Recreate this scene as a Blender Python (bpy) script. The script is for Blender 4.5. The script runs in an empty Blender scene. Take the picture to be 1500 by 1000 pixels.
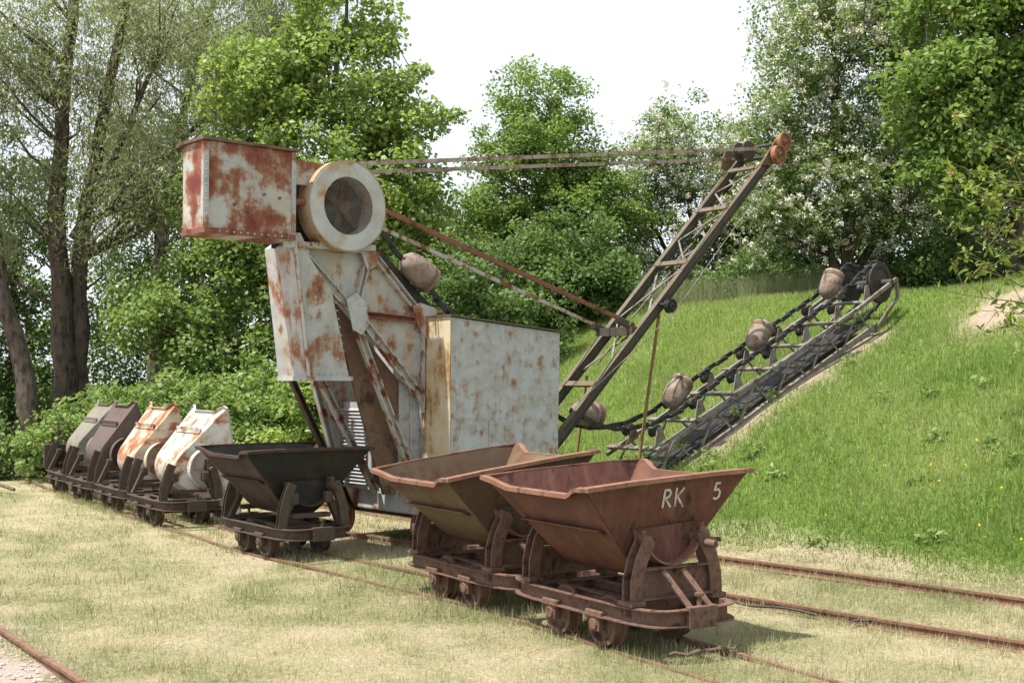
import bpy, math, random
import numpy as np
from mathutils import Vector, Matrix

random.seed(7); RNG = np.random.default_rng(11)
S = bpy.context.scene
COL = S.collection

# ------------------------------------------------------------------ camera
CAM_H = 1.95
cam_d = bpy.data.cameras.new('camera'); cam = bpy.data.objects.new('camera', cam_d); COL.objects.link(cam)
cam_d.sensor_width = 36.0; cam_d.lens = 43.2; cam_d.clip_end = 2000
cam.location = (0, 0, CAM_H); cam.rotation_euler = (math.radians(90 + 1.85), 0, 0)
S.camera = cam

# ------------------------------------------------------------------ sky, sun, exposure
SUN_AZ = math.radians(-120); SUN_EL = math.radians(65)      # azimuth from +Y towards +X
w = bpy.data.worlds.new('World'); S.world = w; w.use_nodes = True
nt = w.node_tree; nt.nodes.clear()
out = nt.nodes.new('ShaderNodeOutputWorld'); bg = nt.nodes.new('ShaderNodeBackground')
sky = nt.nodes.new('ShaderNodeTexSky'); sky.sky_type = 'NISHITA'; sky.sun_disc = False
sky.sun_elevation = SUN_EL; sky.sun_rotation = SUN_AZ; sky.air_density = 1.0; sky.dust_density = 2.5; sky.ozone_density = 1.0
# thin high cloud veil over the whole sky
tc = nt.nodes.new('ShaderNodeTexCoord'); nz = nt.nodes.new('ShaderNodeTexNoise')
nz.inputs['Scale'].default_value = 1.6; nz.inputs['Detail'].default_value = 5
rp = nt.nodes.new('ShaderNodeMapRange'); rp.inputs['From Min'].default_value = .3; rp.inputs['From Max'].default_value = .7
rp.inputs['To Min'].default_value = .72; rp.inputs['To Max'].default_value = .95
mx = nt.nodes.new('ShaderNodeMix'); mx.data_type = 'RGBA'
nt.links.new(tc.outputs['Generated'], nz.inputs['Vector']); nt.links.new(nz.outputs['Fac'], rp.inputs['Value'])
nt.links.new(rp.outputs['Result'], mx.inputs[0]); nt.links.new(sky.outputs[0], mx.inputs[6])
mx.inputs[7].default_value = (3.65, 3.8, 3.95, 1)
nt.links.new(mx.outputs[2], bg.inputs['Color']); bg.inputs['Strength'].default_value = .14
nt.links.new(bg.outputs[0], out.inputs['Surface'])
sd = bpy.data.lights.new('sun', 'SUN'); sun = bpy.data.objects.new('sun', sd); COL.objects.link(sun)
sd.energy = 4.0; sd.angle = math.radians(.6); sd.color = (1, .95, .87)
sdir = Vector((math.sin(SUN_AZ) * math.cos(SUN_EL), math.cos(SUN_AZ) * math.cos(SUN_EL), math.sin(SUN_EL)))
sun.rotation_euler = sdir.to_track_quat('Z', 'Y').to_euler(); sun.location = (-20, 5, 30)
S.view_settings.view_transform = 'Standard'; S.view_settings.look = 'None'
S.view_settings.exposure = 1.08; S.view_settings.gamma = 1.0
S.render.engine = 'CYCLES'
S.cycles.max_bounces = 6; S.cycles.transparent_max_bounces = 4

# ------------------------------------------------------------------ helpers
def V(*a): return Vector(a)

class MB:
    def __init__(s): s.v = []; s.f = []
    def add(s, vs, fs):
        o = len(s.v); s.v += [tuple(p) for p in vs]; s.f += [tuple(i + o for i in f) for f in fs]; return s
    def box(s, c, d, m=None):
        c = Vector(c); x, y, z = d[0] / 2, d[1] / 2, d[2] / 2
        P = [Vector((i, j, k)) for i in (-x, x) for j in (-y, y) for k in (-z, z)]
        if m is not None: P = [m @ p for p in P]
        return s.add([p + c for p in P], [(0, 1, 3, 2), (4, 6, 7, 5), (0, 4, 5, 1), (2, 3, 7, 6), (0, 2, 6, 4), (1, 5, 7, 3)])
    def sweep(s, path, prof, up=(0, 0, 1), closed=False, caps=True):
        path = [Vector(p) for p in path]; up = Vector(up); n = len(path); k = len(prof); vs = []
        for i, p in enumerate(path):
            a = path[(i - 1) % n] if (closed or i > 0) else p
            b = path[(i + 1) % n] if (closed or i < n - 1) else p
            t = (b - a).normalized(); r = t.cross(up)
            if r.length < 1e-4: r = t.cross(Vector((1, 0, 0)))
            r.normalize(); w_ = r.cross(t).normalized(); sc = 1.0
            if 0 < i < n - 1 or closed:
                t1 = (p - a).normalized(); sc = 1 / max(.5, math.sqrt(max(0.02, (1 + t1.dot((b - p).normalized())) / 2)))
            for (q, h) in prof: vs.append(p + r * q * sc + w_ * h)
        fs = []
        for i in range(n if closed else n - 1):
            j = (i + 1) % n
            for e in range(k): g = (e + 1) % k; fs.append((i * k + e, i * k + g, j * k + g, j * k + e))
        if not closed and caps: fs += [tuple(range(k))[::-1], tuple(range((n - 1) * k, n * k))]
        return s.add(vs, fs)
    def bar(s, p, q, wd, ht, up=(0, 0, 1)):
        return s.sweep([p, q], [(-wd / 2, -ht / 2), (wd / 2, -ht / 2), (wd / 2, ht / 2), (-wd / 2, ht / 2)], up)
    def angle(s, p, q, wd, ht, t=.012, up=(0, 0, 1)):
        return s.sweep([p, q], [(0, 0), (wd, 0), (wd, t), (t, t), (t, ht), (0, ht)], up)
    def ibeam(s, p, q, wd, ht, t=.014, up=(0, 0, 1)):
        a, h = wd / 2, ht / 2
        return s.sweep([p, q], [(-a, -h), (a, -h), (a, -h + t), (t / 2, -h + t), (t / 2, h - t), (a, h - t), (a, h), (-a, h), (-a, h - t), (-t / 2, h - t), (-t / 2, -h + t), (-a, -h + t)], up)
    def tube(s, path, rad, n=8, caps=True):
        path = [Vector(p) for p in path]; m = len(path)
        if not hasattr(rad, '__len__'): rad = [rad] * m
        vs = []; ref = None
        for i, p in enumerate(path):
            t = (path[min(i + 1, m - 1)] - path[max(i - 1, 0)]).normalized()
            if ref is None: ref = t.cross(Vector((0, 0, 1)) if abs(t.z) < .9 else Vector((1, 0, 0))).normalized()
            ref = (ref - t * ref.dot(t)).normalized(); b = t.cross(ref)
            vs += [p + (ref * math.cos(2 * math.pi * e / n) + b * math.sin(2 * math.pi * e / n)) * rad[i] for e in range(n)]
        fs = [(i * n + e, i * n + (e + 1) % n, (i + 1) * n + (e + 1) % n, (i + 1) * n + e) for i in range(m - 1) for e in range(n)]
        if caps: fs += [tuple(range(n))[::-1], tuple(range((m - 1) * n, m * n))]
        return s.add(vs, fs)
    def lathe(s, c, axis, prof, n=24, closed=False, ref=None):
        c = Vector(c); a = Vector(axis).normalized()
        r = a.cross(Vector((0, 0, 1)) if abs(a.z) < .9 else Vector((1, 0, 0))).normalized(); b = a.cross(r); k = len(prof); vs = []
        for e in range(n):
            an = 2 * math.pi * e / n; d = r * math.cos(an) + b * math.sin(an)
            vs += [c + a * h + d * q for (q, h) in prof]
        fs = [(e * k + i, e * k + (i + 1) % k, ((e + 1) % n) * k + (i + 1) % k, ((e + 1) % n) * k + i) for e in range(n) for i in range(k if closed else k - 1)]
        return s.add(vs, fs)
    def prism(s, poly, vec):
        vec = Vector(vec); P = [Vector(p) for p in poly]; n = len(P)
        return s.add(P + [p + vec for p in P], [tuple(range(n))[::-1], tuple(range(n, 2 * n))] + [(i, (i + 1) % n, n + (i + 1) % n, n + i) for i in range(n)])
    def build(s, name, mat, parent=None, smooth=False, solid=0, bevel=0):
        me = bpy.data.meshes.new(name); me.from_pydata(s.v, [], s.f); me.update()
        import bmesh
        b = bmesh.new(); b.from_mesh(me); bmesh.ops.recalc_face_normals(b, faces=b.faces); b.to_mesh(me); b.free()
        me.materials.append(mat)
        if smooth:
            me.polygons.foreach_set('use_smooth', [True] * len(me.polygons))
            me.set_sharp_from_angle(angle=math.radians(38))
        o = bpy.data.objects.new(name, me); COL.objects.link(o); o.parent = parent
        if solid: m = o.modifiers.new('t', 'SOLIDIFY'); m.thickness = solid; m.offset = 0
        if bevel: m = o.modifiers.new('b', 'BEVEL'); m.width = bevel; m.segments = 2; m.limit_method = 'ANGLE'
        return o

def mesh_np(name, vs, fs, mat, parent=None, attrs=None, smooth=False):
    me = bpy.data.meshes.new(name); n = len(vs); m, k = fs.shape
    me.vertices.add(n); me.vertices.foreach_set('co', np.ascontiguousarray(vs, dtype=np.float32).ravel())
    me.loops.add(m * k); me.loops.foreach_set('vertex_index', np.ascontiguousarray(fs, dtype=np.int32).ravel())
    me.polygons.add(m); me.polygons.foreach_set('loop_start', np.arange(0, m * k, k, dtype=np.int32))
    me.update(calc_edges=True)
    if smooth: me.polygons.foreach_set('use_smooth', np.ones(m, dtype=bool))
    for a, val in (attrs or {}).items():
        at = me.attributes.new(a, 'FLOAT', 'POINT'); at.data.foreach_set('value', np.ascontiguousarray(val, dtype=np.float32))
    me.materials.append(mat)
    o = bpy.data.objects.new(name, me); COL.objects.link(o); o.parent = parent
    return o

def empty(name, loc, rz=0):
    o = bpy.data.objects.new(name, None); COL.objects.link(o); o.location = loc; o.rotation_euler = (0, 0, rz); o.empty_display_size = .2
    return o
def tag(o, label=None, cat=None, group=None, kind=None):
    for k, v in (('label', label), ('category', cat), ('group', group), ('kind', kind)):
        if v: o[k] = v
    return o

_h = np.random.default_rng(5).random((256, 256))
def vnoise(x, y, sc=1.0):
    x = np.asarray(x) / sc + 1000.3; y = np.asarray(y) / sc + 1000.7
    xi = np.floor(x).astype(int); yi = np.floor(y).astype(int); fx = x - xi; fy = y - yi
    fx = fx * fx * (3 - 2 * fx); fy = fy * fy * (3 - 2 * fy); g = lambda a, b: _h[a % 256, b % 256]
    return (g(xi, yi) * (1 - fx) + g(xi + 1, yi) * fx) * (1 - fy) + (g(xi, yi + 1) * (1 - fx) + g(xi + 1, yi + 1) * fx) * fy
def sstep(a, b, x): t = np.clip((x - a) / (b - a), 0, 1); return t * t * (3 - 2 * t)

# ------------------------------------------------------------------ materials
def newmat(name):
    m = bpy.data.materials.new(name); m.use_nodes = True; n = m.node_tree.nodes; l = m.node_tree.links
    return m, n, l, n['Principled BSDF']
def _noise(n, l, vec, scale, detail=6, rough=.6):
    t = n.new('ShaderNodeTexNoise'); t.inputs['Scale'].default_value = scale; t.inputs['Detail'].default_value = detail; t.inputs['Roughness'].default_value = rough
    l.new(vec, t.inputs['Vector']); return t
def _ramp(n, l, fac, stops):
    r = n.new('ShaderNodeValToRGB'); e = r.color_ramp.elements
    while len(e) < len(stops): e.new(.5)
    for i, (p, c) in enumerate(stops): e[i].position = p; e[i].color = (*c, 1) if len(c) == 3 else c
    l.new(fac, r.inputs['Fac']); return r
def _mix(n, l, fac, a, b, mode='MIX'):
    m = n.new('ShaderNodeMix'); m.data_type = 'RGBA'; m.blend_type = mode
    if isinstance(fac, (int, float)): m.inputs[0].default_value = fac
    else: l.new(fac, m.inputs[0])
    for i, x in ((6, a), (7, b)):
        if isinstance(x, tuple): m.inputs[i].default_value = (*x, 1)
        else: l.new(x, m.inputs[i])
    return m.outputs[2]
def rusty(name, paint, paint2, rust_a, rust_b, cov, scale=3.0, edge=.06, rough=.75, streak=.35, seed=0.0, stain=None, bump=.25):
    """weathered paint: two paint tones, rust blotches with lighter edges, vertical streaks, fine relief"""
    m, n, l, bs = newmat(name)
    tc = n.new('ShaderNodeTexCoord'); mp = n.new('ShaderNodeMapping'); mp.inputs['Location'].default_value = (seed, seed * .7, seed * 1.3)
    l.new(tc.outputs['Object'], mp.inputs['Vector']); vec = mp.outputs[0]
    ms = n.new('ShaderNodeMapping'); ms.inputs['Scale'].default_value = (1, 1, .16); l.new(vec, ms.inputs['Vector'])
    nb = _noise(n, l, vec, scale, 9, .62); ns = _noise(n, l, ms.outputs[0], scale * 2.6, 5, .6); nf = _noise(n, l, vec, scale * 14, 5, .7)
    a = n.new('ShaderNodeMath'); a.operation = 'MULTIPLY_ADD'; a.inputs[1].default_value = streak
    l.new(ns.outputs['Fac'], a.inputs[0]); l.new(nb.outputs['Fac'], a.inputs[2])
    b = n.new('ShaderNodeMath'); b.operation = 'MULTIPLY_ADD'; b.inputs[1].default_value = .16; l.new(nf.outputs['Fac'], b.inputs[0]); l.new(a.outputs[0], b.inputs[2])
    mid = .5 + .5 * streak + .08; th = mid + (.5 - cov) * .52
    mask = n.new('ShaderNodeMapRange'); mask.interpolation_type = 'SMOOTHSTEP'; mask.inputs['From Min'].default_value = th - edge; mask.inputs['From Max'].default_value = th + edge
    l.new(b.outputs[0], mask.inputs['Value'])
    core = n.new('ShaderNodeMapRange'); core.inputs['From Min'].default_value = th; core.inputs['From Max'].default_value = th + .16; l.new(b.outputs[0], core.inputs['Value'])
    n2 = _noise(n, l, vec, scale * .8 + 1.1, 4, .6)
    pc = _mix(n, l, _ramp(n, l, n2.outputs['Fac'], [(.35, (0, 0, 0)), (.68, (1, 1, 1))]).outputs[0], paint, paint2)
    if stain:
        n3 = _noise(n, l, ms.outputs[0], scale * 1.3 + .5, 5, .65)
        pc = _mix(n, l, _ramp(n, l, n3.outputs['Fac'], [(.52, (0, 0, 0)), (.66, (.75, .75, .75))]).outputs[0], pc, stain)
    rc = _mix(n, l, core.outputs[0], rust_b, rust_a)
    rc = _mix(n, l, .35, rc, _ramp(n, l, nf.outputs['Fac'], [(.3, (.25, .25, .25)), (.7, (1, 1, 1))]).outputs[0], 'MULTIPLY')
    fc = _mix(n, l, mask.outputs[0], pc, rc)
    l.new(fc, bs.inputs['Base Color']); bs.inputs['Roughness'].default_value = rough
    bs.inputs['Specular IOR Level'].default_value = .3
    bp = n.new('ShaderNodeBump'); bp.inputs['Strength'].default_value = bump; bp.inputs['Distance'].default_value = .012
    l.new(b.outputs[0], bp.inputs['Height'])
    nw = _noise(n, l, vec, 2.4, 2, .5); bw = n.new('ShaderNodeBump'); bw.inputs['Strength'].default_value = .5; bw.inputs['Distance'].default_value = .05
    l.new(nw.outputs['Fac'], bw.inputs['Height']); l.new(bw.outputs[0], bp.inputs['Normal']); l.new(bp.outputs[0], bs.inputs['Normal'])
    return m
RA, RB = (.13, .035, .018), (.27, .10, .04)
M = {}
M['grey'] = rusty('weathered_grey_paint', (.40, .41, .41), (.28, .29, .28), (.17, .05, .03), (.33, .19, .10), .42, 2.9, .07, streak=.45, stain=(.36, .31, .22))
M['counter'] = rusty('blistered_grey_red_paint', (.38, .39, .38), (.31, .31, .285), (.16, .034, .026), (.27, .13, .065), .53, 2.6, .07, streak=.25, seed=3.1, stain=(.42, .34, .22))
M['boxgrey'] = rusty('galvanised_grey_paint', (.39, .41, .43), (.31, .32, .325), (.23, .11, .07), (.33, .26, .20), .36, 7.5, .13, streak=.35, seed=8.2, bump=.15)
M['yellow'] = rusty('yellowed_paint', (.52, .48, .38), (.46, .37, .21), (.24, .12, .06), (.40, .27, .12), .40, 2.2, .08, streak=.7, seed=5.0)
M['drum'] = rusty('drum_grey_paint', (.42, .435, .44), (.33, .33, .31), (.25, .13, .05), (.40, .28, .12), .33, 2.4, .1, streak=.2, seed=1.4)
M['drumrim'] = rusty('ochre_rim_paint', (.34, .29, .20), (.30, .22, .12), (.16, .07, .04), RB, .4, 3, .08, seed=2.2)
M['beam'] = rusty('weathered_beam_paint', (.42, .42, .40), (.33, .32, .29), RA, RB, .42, 5, .06, seed=4.4, stain=(.34, .27, .17))
M['redbar'] = rusty('red_rusted_bar', (.20, .075, .05), (.16, .06, .04), (.11, .03, .02), (.24, .10, .06), .5, 6, .1, seed=6.1)
M['whitebar'] = rusty('white_rusted_bar', (.33, .31, .29), (.26, .23, .21), (.16, .07, .05), (.26, .16, .11), .5, 9, .10, seed=7.0)
M['boom'] = rusty('dark_boom_steel', (.045, .043, .038), (.07, .064, .05), (.07, .04, .025), (.11, .075, .045), .36, 4, .1, seed=9.3)
M['boomtop'] = rusty('ochre_boom_flange', (.13, .11, .075), (.10, .085, .06), (.075, .04, .028), (.14, .085, .055), .36, 6, .1, seed=2.7)
M['ladder'] = rusty('grey_ladder_steel', (.20, .195, .18), (.145, .14, .125), (.10, .06, .04), (.18, .125, .085), .42, 5, .08, seed=1.9)
M['black'] = rusty('black_chain_steel', (.022, .022, .023), (.035, .033, .032), (.05, .03, .02), (.07, .05, .04), .3, 6, .08, rough=.55, seed=1.1)
M['bucket'] = rusty('pinkish_grey_bucket', (.25, .215, .185), (.19, .16, .135), (.12, .075, .055), (.22, .15, .11), .48, 6, .1, seed=5.8)
M['brown'] = rusty('brown_rusted_plate', (.10, .055, .035), (.14, .08, .05), (.07, .032, .02), (.20, .14, .09), .5, 3, .1, seed=6.6)
M['pole'] = rusty('ochre_pole', (.20, .135, .05), (.16, .10, .04), (.10, .05, .02), (.2, .12, .05), .4, 5, .1, seed=3.8)
M['sheave'] = rusty('orange_rust', (.26, .12, .06), (.20, .085, .045), (.13, .05, .03), (.33, .16, .08), .5, 6, .1, seed=2.9)
M['dark'] = rusty('dark_interior', (.03, .028, .026), (.045, .04, .035), (.04, .025, .018), (.06, .04, .03), .4, 4, .1)
M['rail'] = rusty('rail_rust', (.17, .09, .062), (.13, .07, .048), (.11, .05, .035), (.28, .16, .10), .5, 7, .1, seed=1.7)
M['rk_red'] = rusty('oxide_red_tub_paint', (.105, .040, .030), (.078, .032, .026), (.042, .020, .017), (.16, .07, .045), .46, 4.2, .12, seed=.6, bump=.3, streak=.6, stain=(.17, .085, .062))
M['rk_orange'] = rusty('orange_red_rust', (.105, .043, .030), (.078, .033, .025), (.07, .028, .02), (.18, .078, .045), .42, 3, .12, seed=1.6)
M['olive'] = rusty('olive_tub_paint', (.105, .086, .042), (.085, .066, .038), (.10, .04, .028), (.15, .085, .045), .48, 2.2, .12, seed=2.6, bump=.2, stain=(.16, .12, .065))
M['olive_end'] = rusty('brown_olive_end', (.082, .050, .034), (.07, .052, .032), (.05, .026, .02), (.12, .07, .042), .46, 3, .12, seed=2.9, bump=.3, stain=(.12, .095, .055))
M['tar'] = rusty('tar_black_tub', (.012, .0115, .012), (.02, .018, .018), (.032, .02, .017), (.045, .03, .024), .36, 3, .1, rough=.6, seed=3.6)
M['tar_side'] = rusty('dark_brown_tub', (.035, .026, .021), (.026, .02, .017), (.05, .026, .019), (.075, .038, .025), .45, 3, .1, seed=3.9)
M['rim_pale'] = rusty('worn_pale_rim', (.20, .095, .06), (.16, .075, .05), (.09, .035, .025), (.27, .155, .10), .45, 5, .1, seed=4.6)
M['frame_rust'] = rusty('rusted_frame', (.13, .072, .052), (.09, .048, .037), (.05, .026, .02), (.22, .135, .10), .5, 8, .1, seed=5.2)
M['frame_dark'] = rusty('dark_frame', (.055, .045, .036), (.075, .06, .045), (.06, .032, .022), (.11, .07, .05), .42, 5, .1, seed=5.9)
M['tub_white'] = rusty('flaking_white_tub', (.47, .47, .45), (.38, .37, .34), (.25, .09, .045), (.42, .26, .15), .42, 3.2, .06, streak=.6, seed=6.3)
M['tub_orange'] = rusty('rusty_cream_tub', (.50, .43, .34), (.42, .33, .24), (.26, .09, .045), (.40, .21, .12), .54, 3, .07, streak=.7, seed=7.3)
M['tub_dark'] = rusty('purple_brown_tub', (.10, .075, .068), (.085, .065, .058), (.075, .045, .038), (.13, .09, .075), .45, 3, .1, seed=8.3)
M['tub_olive'] = rusty('grey_olive_tub', (.20, .185, .145), (.16, .15, .12), (.12, .085, .06), (.2, .17, .13), .35, 3, .1, seed=9.9)
M['letter'] = rusty('white_brushed_paint', (.52, .50, .46), (.42, .39, .35), (.13, .06, .045), (.3, .2, .16), .36, 16, .07, seed=.2)
M['bark'] = rusty('grey_brown_bark', (.115, .09, .07), (.075, .06, .047), (.04, .032, .026), (.09, .075, .06), .48, 5, .12, rough=.95, streak=1.0, bump=1.0)
M['twig'] = rusty('brown_twig', (.16, .11, .075), (.12, .085, .06), (.08, .055, .04), (.14, .1, .07), .4, 9, .1, rough=.9)

def leafmat(name, a, b, trans=.4, tcol=None, rough=.55):
    m, n, l, bs = newmat(name)
    at = n.new('ShaderNodeAttribute'); at.attribute_name = 'tint'
    c = _mix(n, l, at.outputs['Fac'], a, b); l.new(c, bs.inputs['Base Color']); bs.inputs['Roughness'].default_value = rough
    bs.inputs['Specular IOR Level'].default_value = .35
    if trans:
        tr = n.new('ShaderNodeBsdfTranslucent'); k = tcol or 1.5
        tcx = _mix(n, l, at.outputs['Fac'], tuple(min(1, x * k) for x in (a[0], a[1], a[2] * .6)), tuple(min(1, x * k) for x in (b[0], b[1], b[2] * .6))); l.new(tcx, tr.inputs['Color'])
        ms = n.new('ShaderNodeMixShader'); ms.inputs[0].default_value = trans
        l.new(bs.outputs[0], ms.inputs[1]); l.new(tr.outputs[0], ms.inputs[2]); l.new(ms.outputs[0], n['Material Output'].inputs['Surface'])
    return m
M['leaf_maple'] = leafmat('maple_leaf', (.15, .235, .055), (.29, .365, .115))
M['leaf_bush'] = leafmat('bush_leaf', (.125, .205, .052), (.25, .325, .115))
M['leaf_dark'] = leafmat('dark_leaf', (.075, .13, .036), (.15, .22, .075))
M['leaf_round'] = leafmat('round_tree_leaf', (.11, .185, .042), (.22, .30, .09))
M['leaf_willow'] = leafmat('willow_leaf', (.16, .195, .095), (.28, .31, .17), .35)
M['leaf_haw'] = leafmat('hawthorn_leaf', (.105, .165, .05), (.20, .27, .10))
M['blossom'] = leafmat('white_blossom', (.55, .55, .47), (.80, .79, .72), .25, 1.0)
M['leaf_sap'] = leafmat('sapling_leaf', (.12, .19, .03), (.22, .27, .06))
M['bud'] = leafmat('brown_bud', (.30, .17, .09), (.42, .27, .17), 0)
M['lawn'] = leafmat('lawn_blades', (.21, .235, .10), (.56, .485, .335), .3, 1.2, .7)
M['hillgrass'] = leafmat('hill_grass_blades', (.15, .24, .05), (.38, .42, .17), .4, 1.2, .6)
M['reed'] = leafmat('pale_tall_grass', (.16, .21, .09), (.36, .37, .23), .35, 1.2, .7)
M['flower'] = leafmat('yellow_flower', (.75, .55, .03), (.85, .68, .05), .2, 1.0)

def ground_material():
    m, n, l, bs = newmat('ground_soil_and_turf')
    tc = n.new('ShaderNodeTexCoord'); vec = tc.outputs['Object']
    def att(a): t = n.new('ShaderNodeAttribute'); t.attribute_name = a; return t.outputs['Fac']
    n1 = _noise(n, l, vec, 2.2, 8, .65); n2 = _noise(n, l, vec, 22, 8, .7); n3 = _noise(n, l, vec, 90, 4, .7)
    straw = _ramp(n, l, n2.outputs['Fac'], [(.3, (.29, .235, .15)), (.5, (.42, .36, .24)), (.72, (.54, .48, .34))]).outputs[0]
    green = _ramp(n, l, n2.outputs['Fac'], [(.3, (.17, .185, .08)), (.7, (.34, .34, .18))]).outputs[0]
    hill = _ramp(n, l, n2.outputs['Fac'], [(.3, (.075, .14, .02)), (.7, (.18, .25, .055))]).outputs[0]
    earth = _ramp(n, l, n2.outputs['Fac'], [(.3, (.26, .20, .145)), (.7, (.46, .38, .29))]).outputs[0]
    stone = _ramp(n, l, n3.outputs['Fac'], [(.34, (.24, .18, .15)), (.5, (.44, .36, .31)), (.66, (.62, .54, .47))]).outputs[0]
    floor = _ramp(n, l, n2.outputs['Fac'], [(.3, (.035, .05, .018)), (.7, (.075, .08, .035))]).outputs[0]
    a = n.new('ShaderNodeMath'); a.operation = 'MULTIPLY_ADD'; a.inputs[1].default_value = .9; a.inputs[2].default_value = -.45; l.new(n1.outputs['Fac'], a.inputs[0])
    b = n.new('ShaderNodeMath'); b.operation = 'ADD'; b.use_clamp = True; l.new(a.outputs[0], b.inputs[0]); l.new(att('green'), b.inputs[1])
    c = _mix(n, l, b.outputs[0], straw, green); c = _mix(n, l, att('hill'), c, hill); c = _mix(n, l, att('earth'), c, earth)
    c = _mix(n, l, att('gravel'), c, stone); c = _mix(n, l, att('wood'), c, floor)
    l.new(c, bs.inputs['Base Color']); bs.inputs['Roughness'].default_value = .95; bs.inputs['Specular IOR Level'].default_value = .1
    bp = n.new('ShaderNodeBump'); bp.inputs['Strength'].default_value = .8; bp.inputs['Distance'].default_value = .03
    s = n.new('ShaderNodeMath'); s.operation = 'ADD'; l.new(n2.outputs['Fac'], s.inputs[0]); l.new(n3.outputs['Fac'], s.inputs[1])
    l.new(s.outputs[0], bp.inputs['Height']); l.new(bp.outputs[0], bs.inputs['Normal'])
    return m
M['ground'] = ground_material()

# ------------------------------------------------------------------ terrain (u: towards the bank, v: along the excavator track)
EXA = math.radians(41.35); EXO = np.array([-1.518, 14.765])
UX, UY = math.cos(EXA), math.sin(EXA)
def to_uv(x, y): dx, dy = x - EXO[0], y - EXO[1]; return dx * UX + dy * UY, -dx * UY + dy * UX
def to_xy(u, v): return EXO[0] + u * UX - v * UY, EXO[1] + u * UY + v * UX
def height(x, y):
    u, v = to_uv(x, y)
    s = u - 2.75 + .25 * (vnoise(x, y, 1.7) - .5)
    sp = np.log1p(np.exp(np.clip(s * 5, -40, 40))) / 5
    h = .42 * np.minimum(sp, 6.8) + .56 * np.clip(sp - 6.8, 0, 3) + .27 * np.clip(sp - 9.8, 0, 3.2) + .02 * np.maximum(sp - 13, 0)
    h = h * (1 - .8 * sstep(9, 15, v))
    h = h + .10 * (vnoise(x, y, 2.3) - .5) * sstep(.3, 2, s) + .05 * (vnoise(x + 40, y, .9) - .5) * sstep(.3, 2, s)
    h = h + .03 * (vnoise(x, y, .8) - .5) * (1 - sstep(0, 1, s))
    return h - .012
def hz(x, y): return float(height(np.array([x]), np.array([y]))[0])
def lines(lo, hi, far):
    f = np.arange(lo, hi, .2); g = np.geomspace(.3, far, 26)
    return np.concatenate([lo - g[::-1], f, hi + g])
gu = lines(-13, 17, 380); gv = lines(-12, 20, 380)
GU, GV = np.meshgrid(gu, gv, indexing='ij'); gx, gy = to_xy(GU.ravel(), GV.ravel())
gz = height(gx, gy)
def greenness(x, y): return np.clip(.50 + .75 * (vnoise(x, y, 2.1) - .52) + .8 * (vnoise(x + 9, y + 3, .45) - .5) + .4 * (vnoise(x, y + 7, .16) - .5), 0, 1)
def rail_dist_left(x, y):    # signed distance to the near-left rail, negative on its gravel side
    dx, dy = x + 2.62, y - 7.74; return dx * .816 + dy * .578
g_hill = sstep(-.1, .5, to_uv(gx, gy)[0] - 2.9 + .6 * (vnoise(gx, gy, .8) - .5))
g_grav = 1 - sstep(-.25, .35, rail_dist_left(gx, gy) + .35 * (vnoise(gx, gy, .35) - .5))
uu, vv = to_uv(gx, gy)
def bare(x, y):
    u, v = to_uv(x, y)
    strip = np.exp(-((v + .75 + .25 * (vnoise(x, y, .9) - .5)) / .42) ** 2) * sstep(4.2, 5, u) * (1 - sstep(9.3, 10, u))
    px, py = 7.75, 19.2; patch = np.exp(-(((x - px) / .85) ** 2 + ((y - py) / .75) ** 2)) * 1.25
    foot = np.exp(-((u - 2.75) / .35) ** 2) * np.clip((vnoise(x, y, .5) - .55) * 3, 0, .7)
    spots = np.clip((vnoise(x + 77, y, .55) - .80) * 5, 0, .8) * sstep(3, 4, u) * (1 - sstep(11, 12, u))
    return np.clip(strip + patch * (.4 + vnoise(x, y, .3)) + foot + .35 * spots, 0, 1)
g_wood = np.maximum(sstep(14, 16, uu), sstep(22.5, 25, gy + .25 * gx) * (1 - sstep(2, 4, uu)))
nu, nv = len(gu), len(gv); ii = np.arange(nu * nv).reshape(nu, nv)
gf = np.stack([ii[:-1, :-1], ii[1:, :-1], ii[1:, 1:], ii[:-1, 1:]], -1).reshape(-1, 4)
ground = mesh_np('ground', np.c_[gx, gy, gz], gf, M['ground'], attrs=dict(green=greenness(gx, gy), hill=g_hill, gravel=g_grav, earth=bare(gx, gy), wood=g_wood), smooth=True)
tag(ground, kind='structure')

# ------------------------------------------------------------------ railway tracks
RAILP = [(-.035, 0), (.035, 0), (.035, .008), (.008, .018), (.008, .062), (.022, .068), (.022, .09), (-.022, .09), (-.022, .068), (-.008, .062), (-.008, .018), (-.035, .008)]
def track(label, pts, gauge, zoff, gaps=()):
    root = empty('railway_track', (*pts[0], 0)); tag(root, label, 'track', 'railway tracks in the grass')
    P = [Vector((p[0], p[1], 0)) for p in pts]
    for sd_ in (-1, 1):
        path = []
        for i, p in enumerate(P):
            t = (P[min(i + 1, len(P) - 1)] - P[max(i - 1, 0)]).normalized(); r = Vector((t.y, -t.x, 0))
            q = p + r * sd_ * gauge / 2 - P[0]; q.z = zoff + .012 * math.sin(i * 1.3 + sd_); path.append(q)
        MB().sweep(path, RAILP).build('rail', M['rail'], root)
    # buried sleepers, their tops level with the turf
    L = 0; k = 0
    for i in range(len(P) - 1):
        d = P[i + 1] - P[i]; n = max(1, int(d.length / .8))
        for j in range(n):
            c = P[i] + d * (j + .5) / n - P[0]; a = math.atan2(d.y, d.x)
            MB().box((c.x, c.y, zoff - .055), (.16, gauge + .5, .09), Matrix.Rotation(a, 3, 'Z')).build('sleeper', M['bark'], root)
    return root
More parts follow.
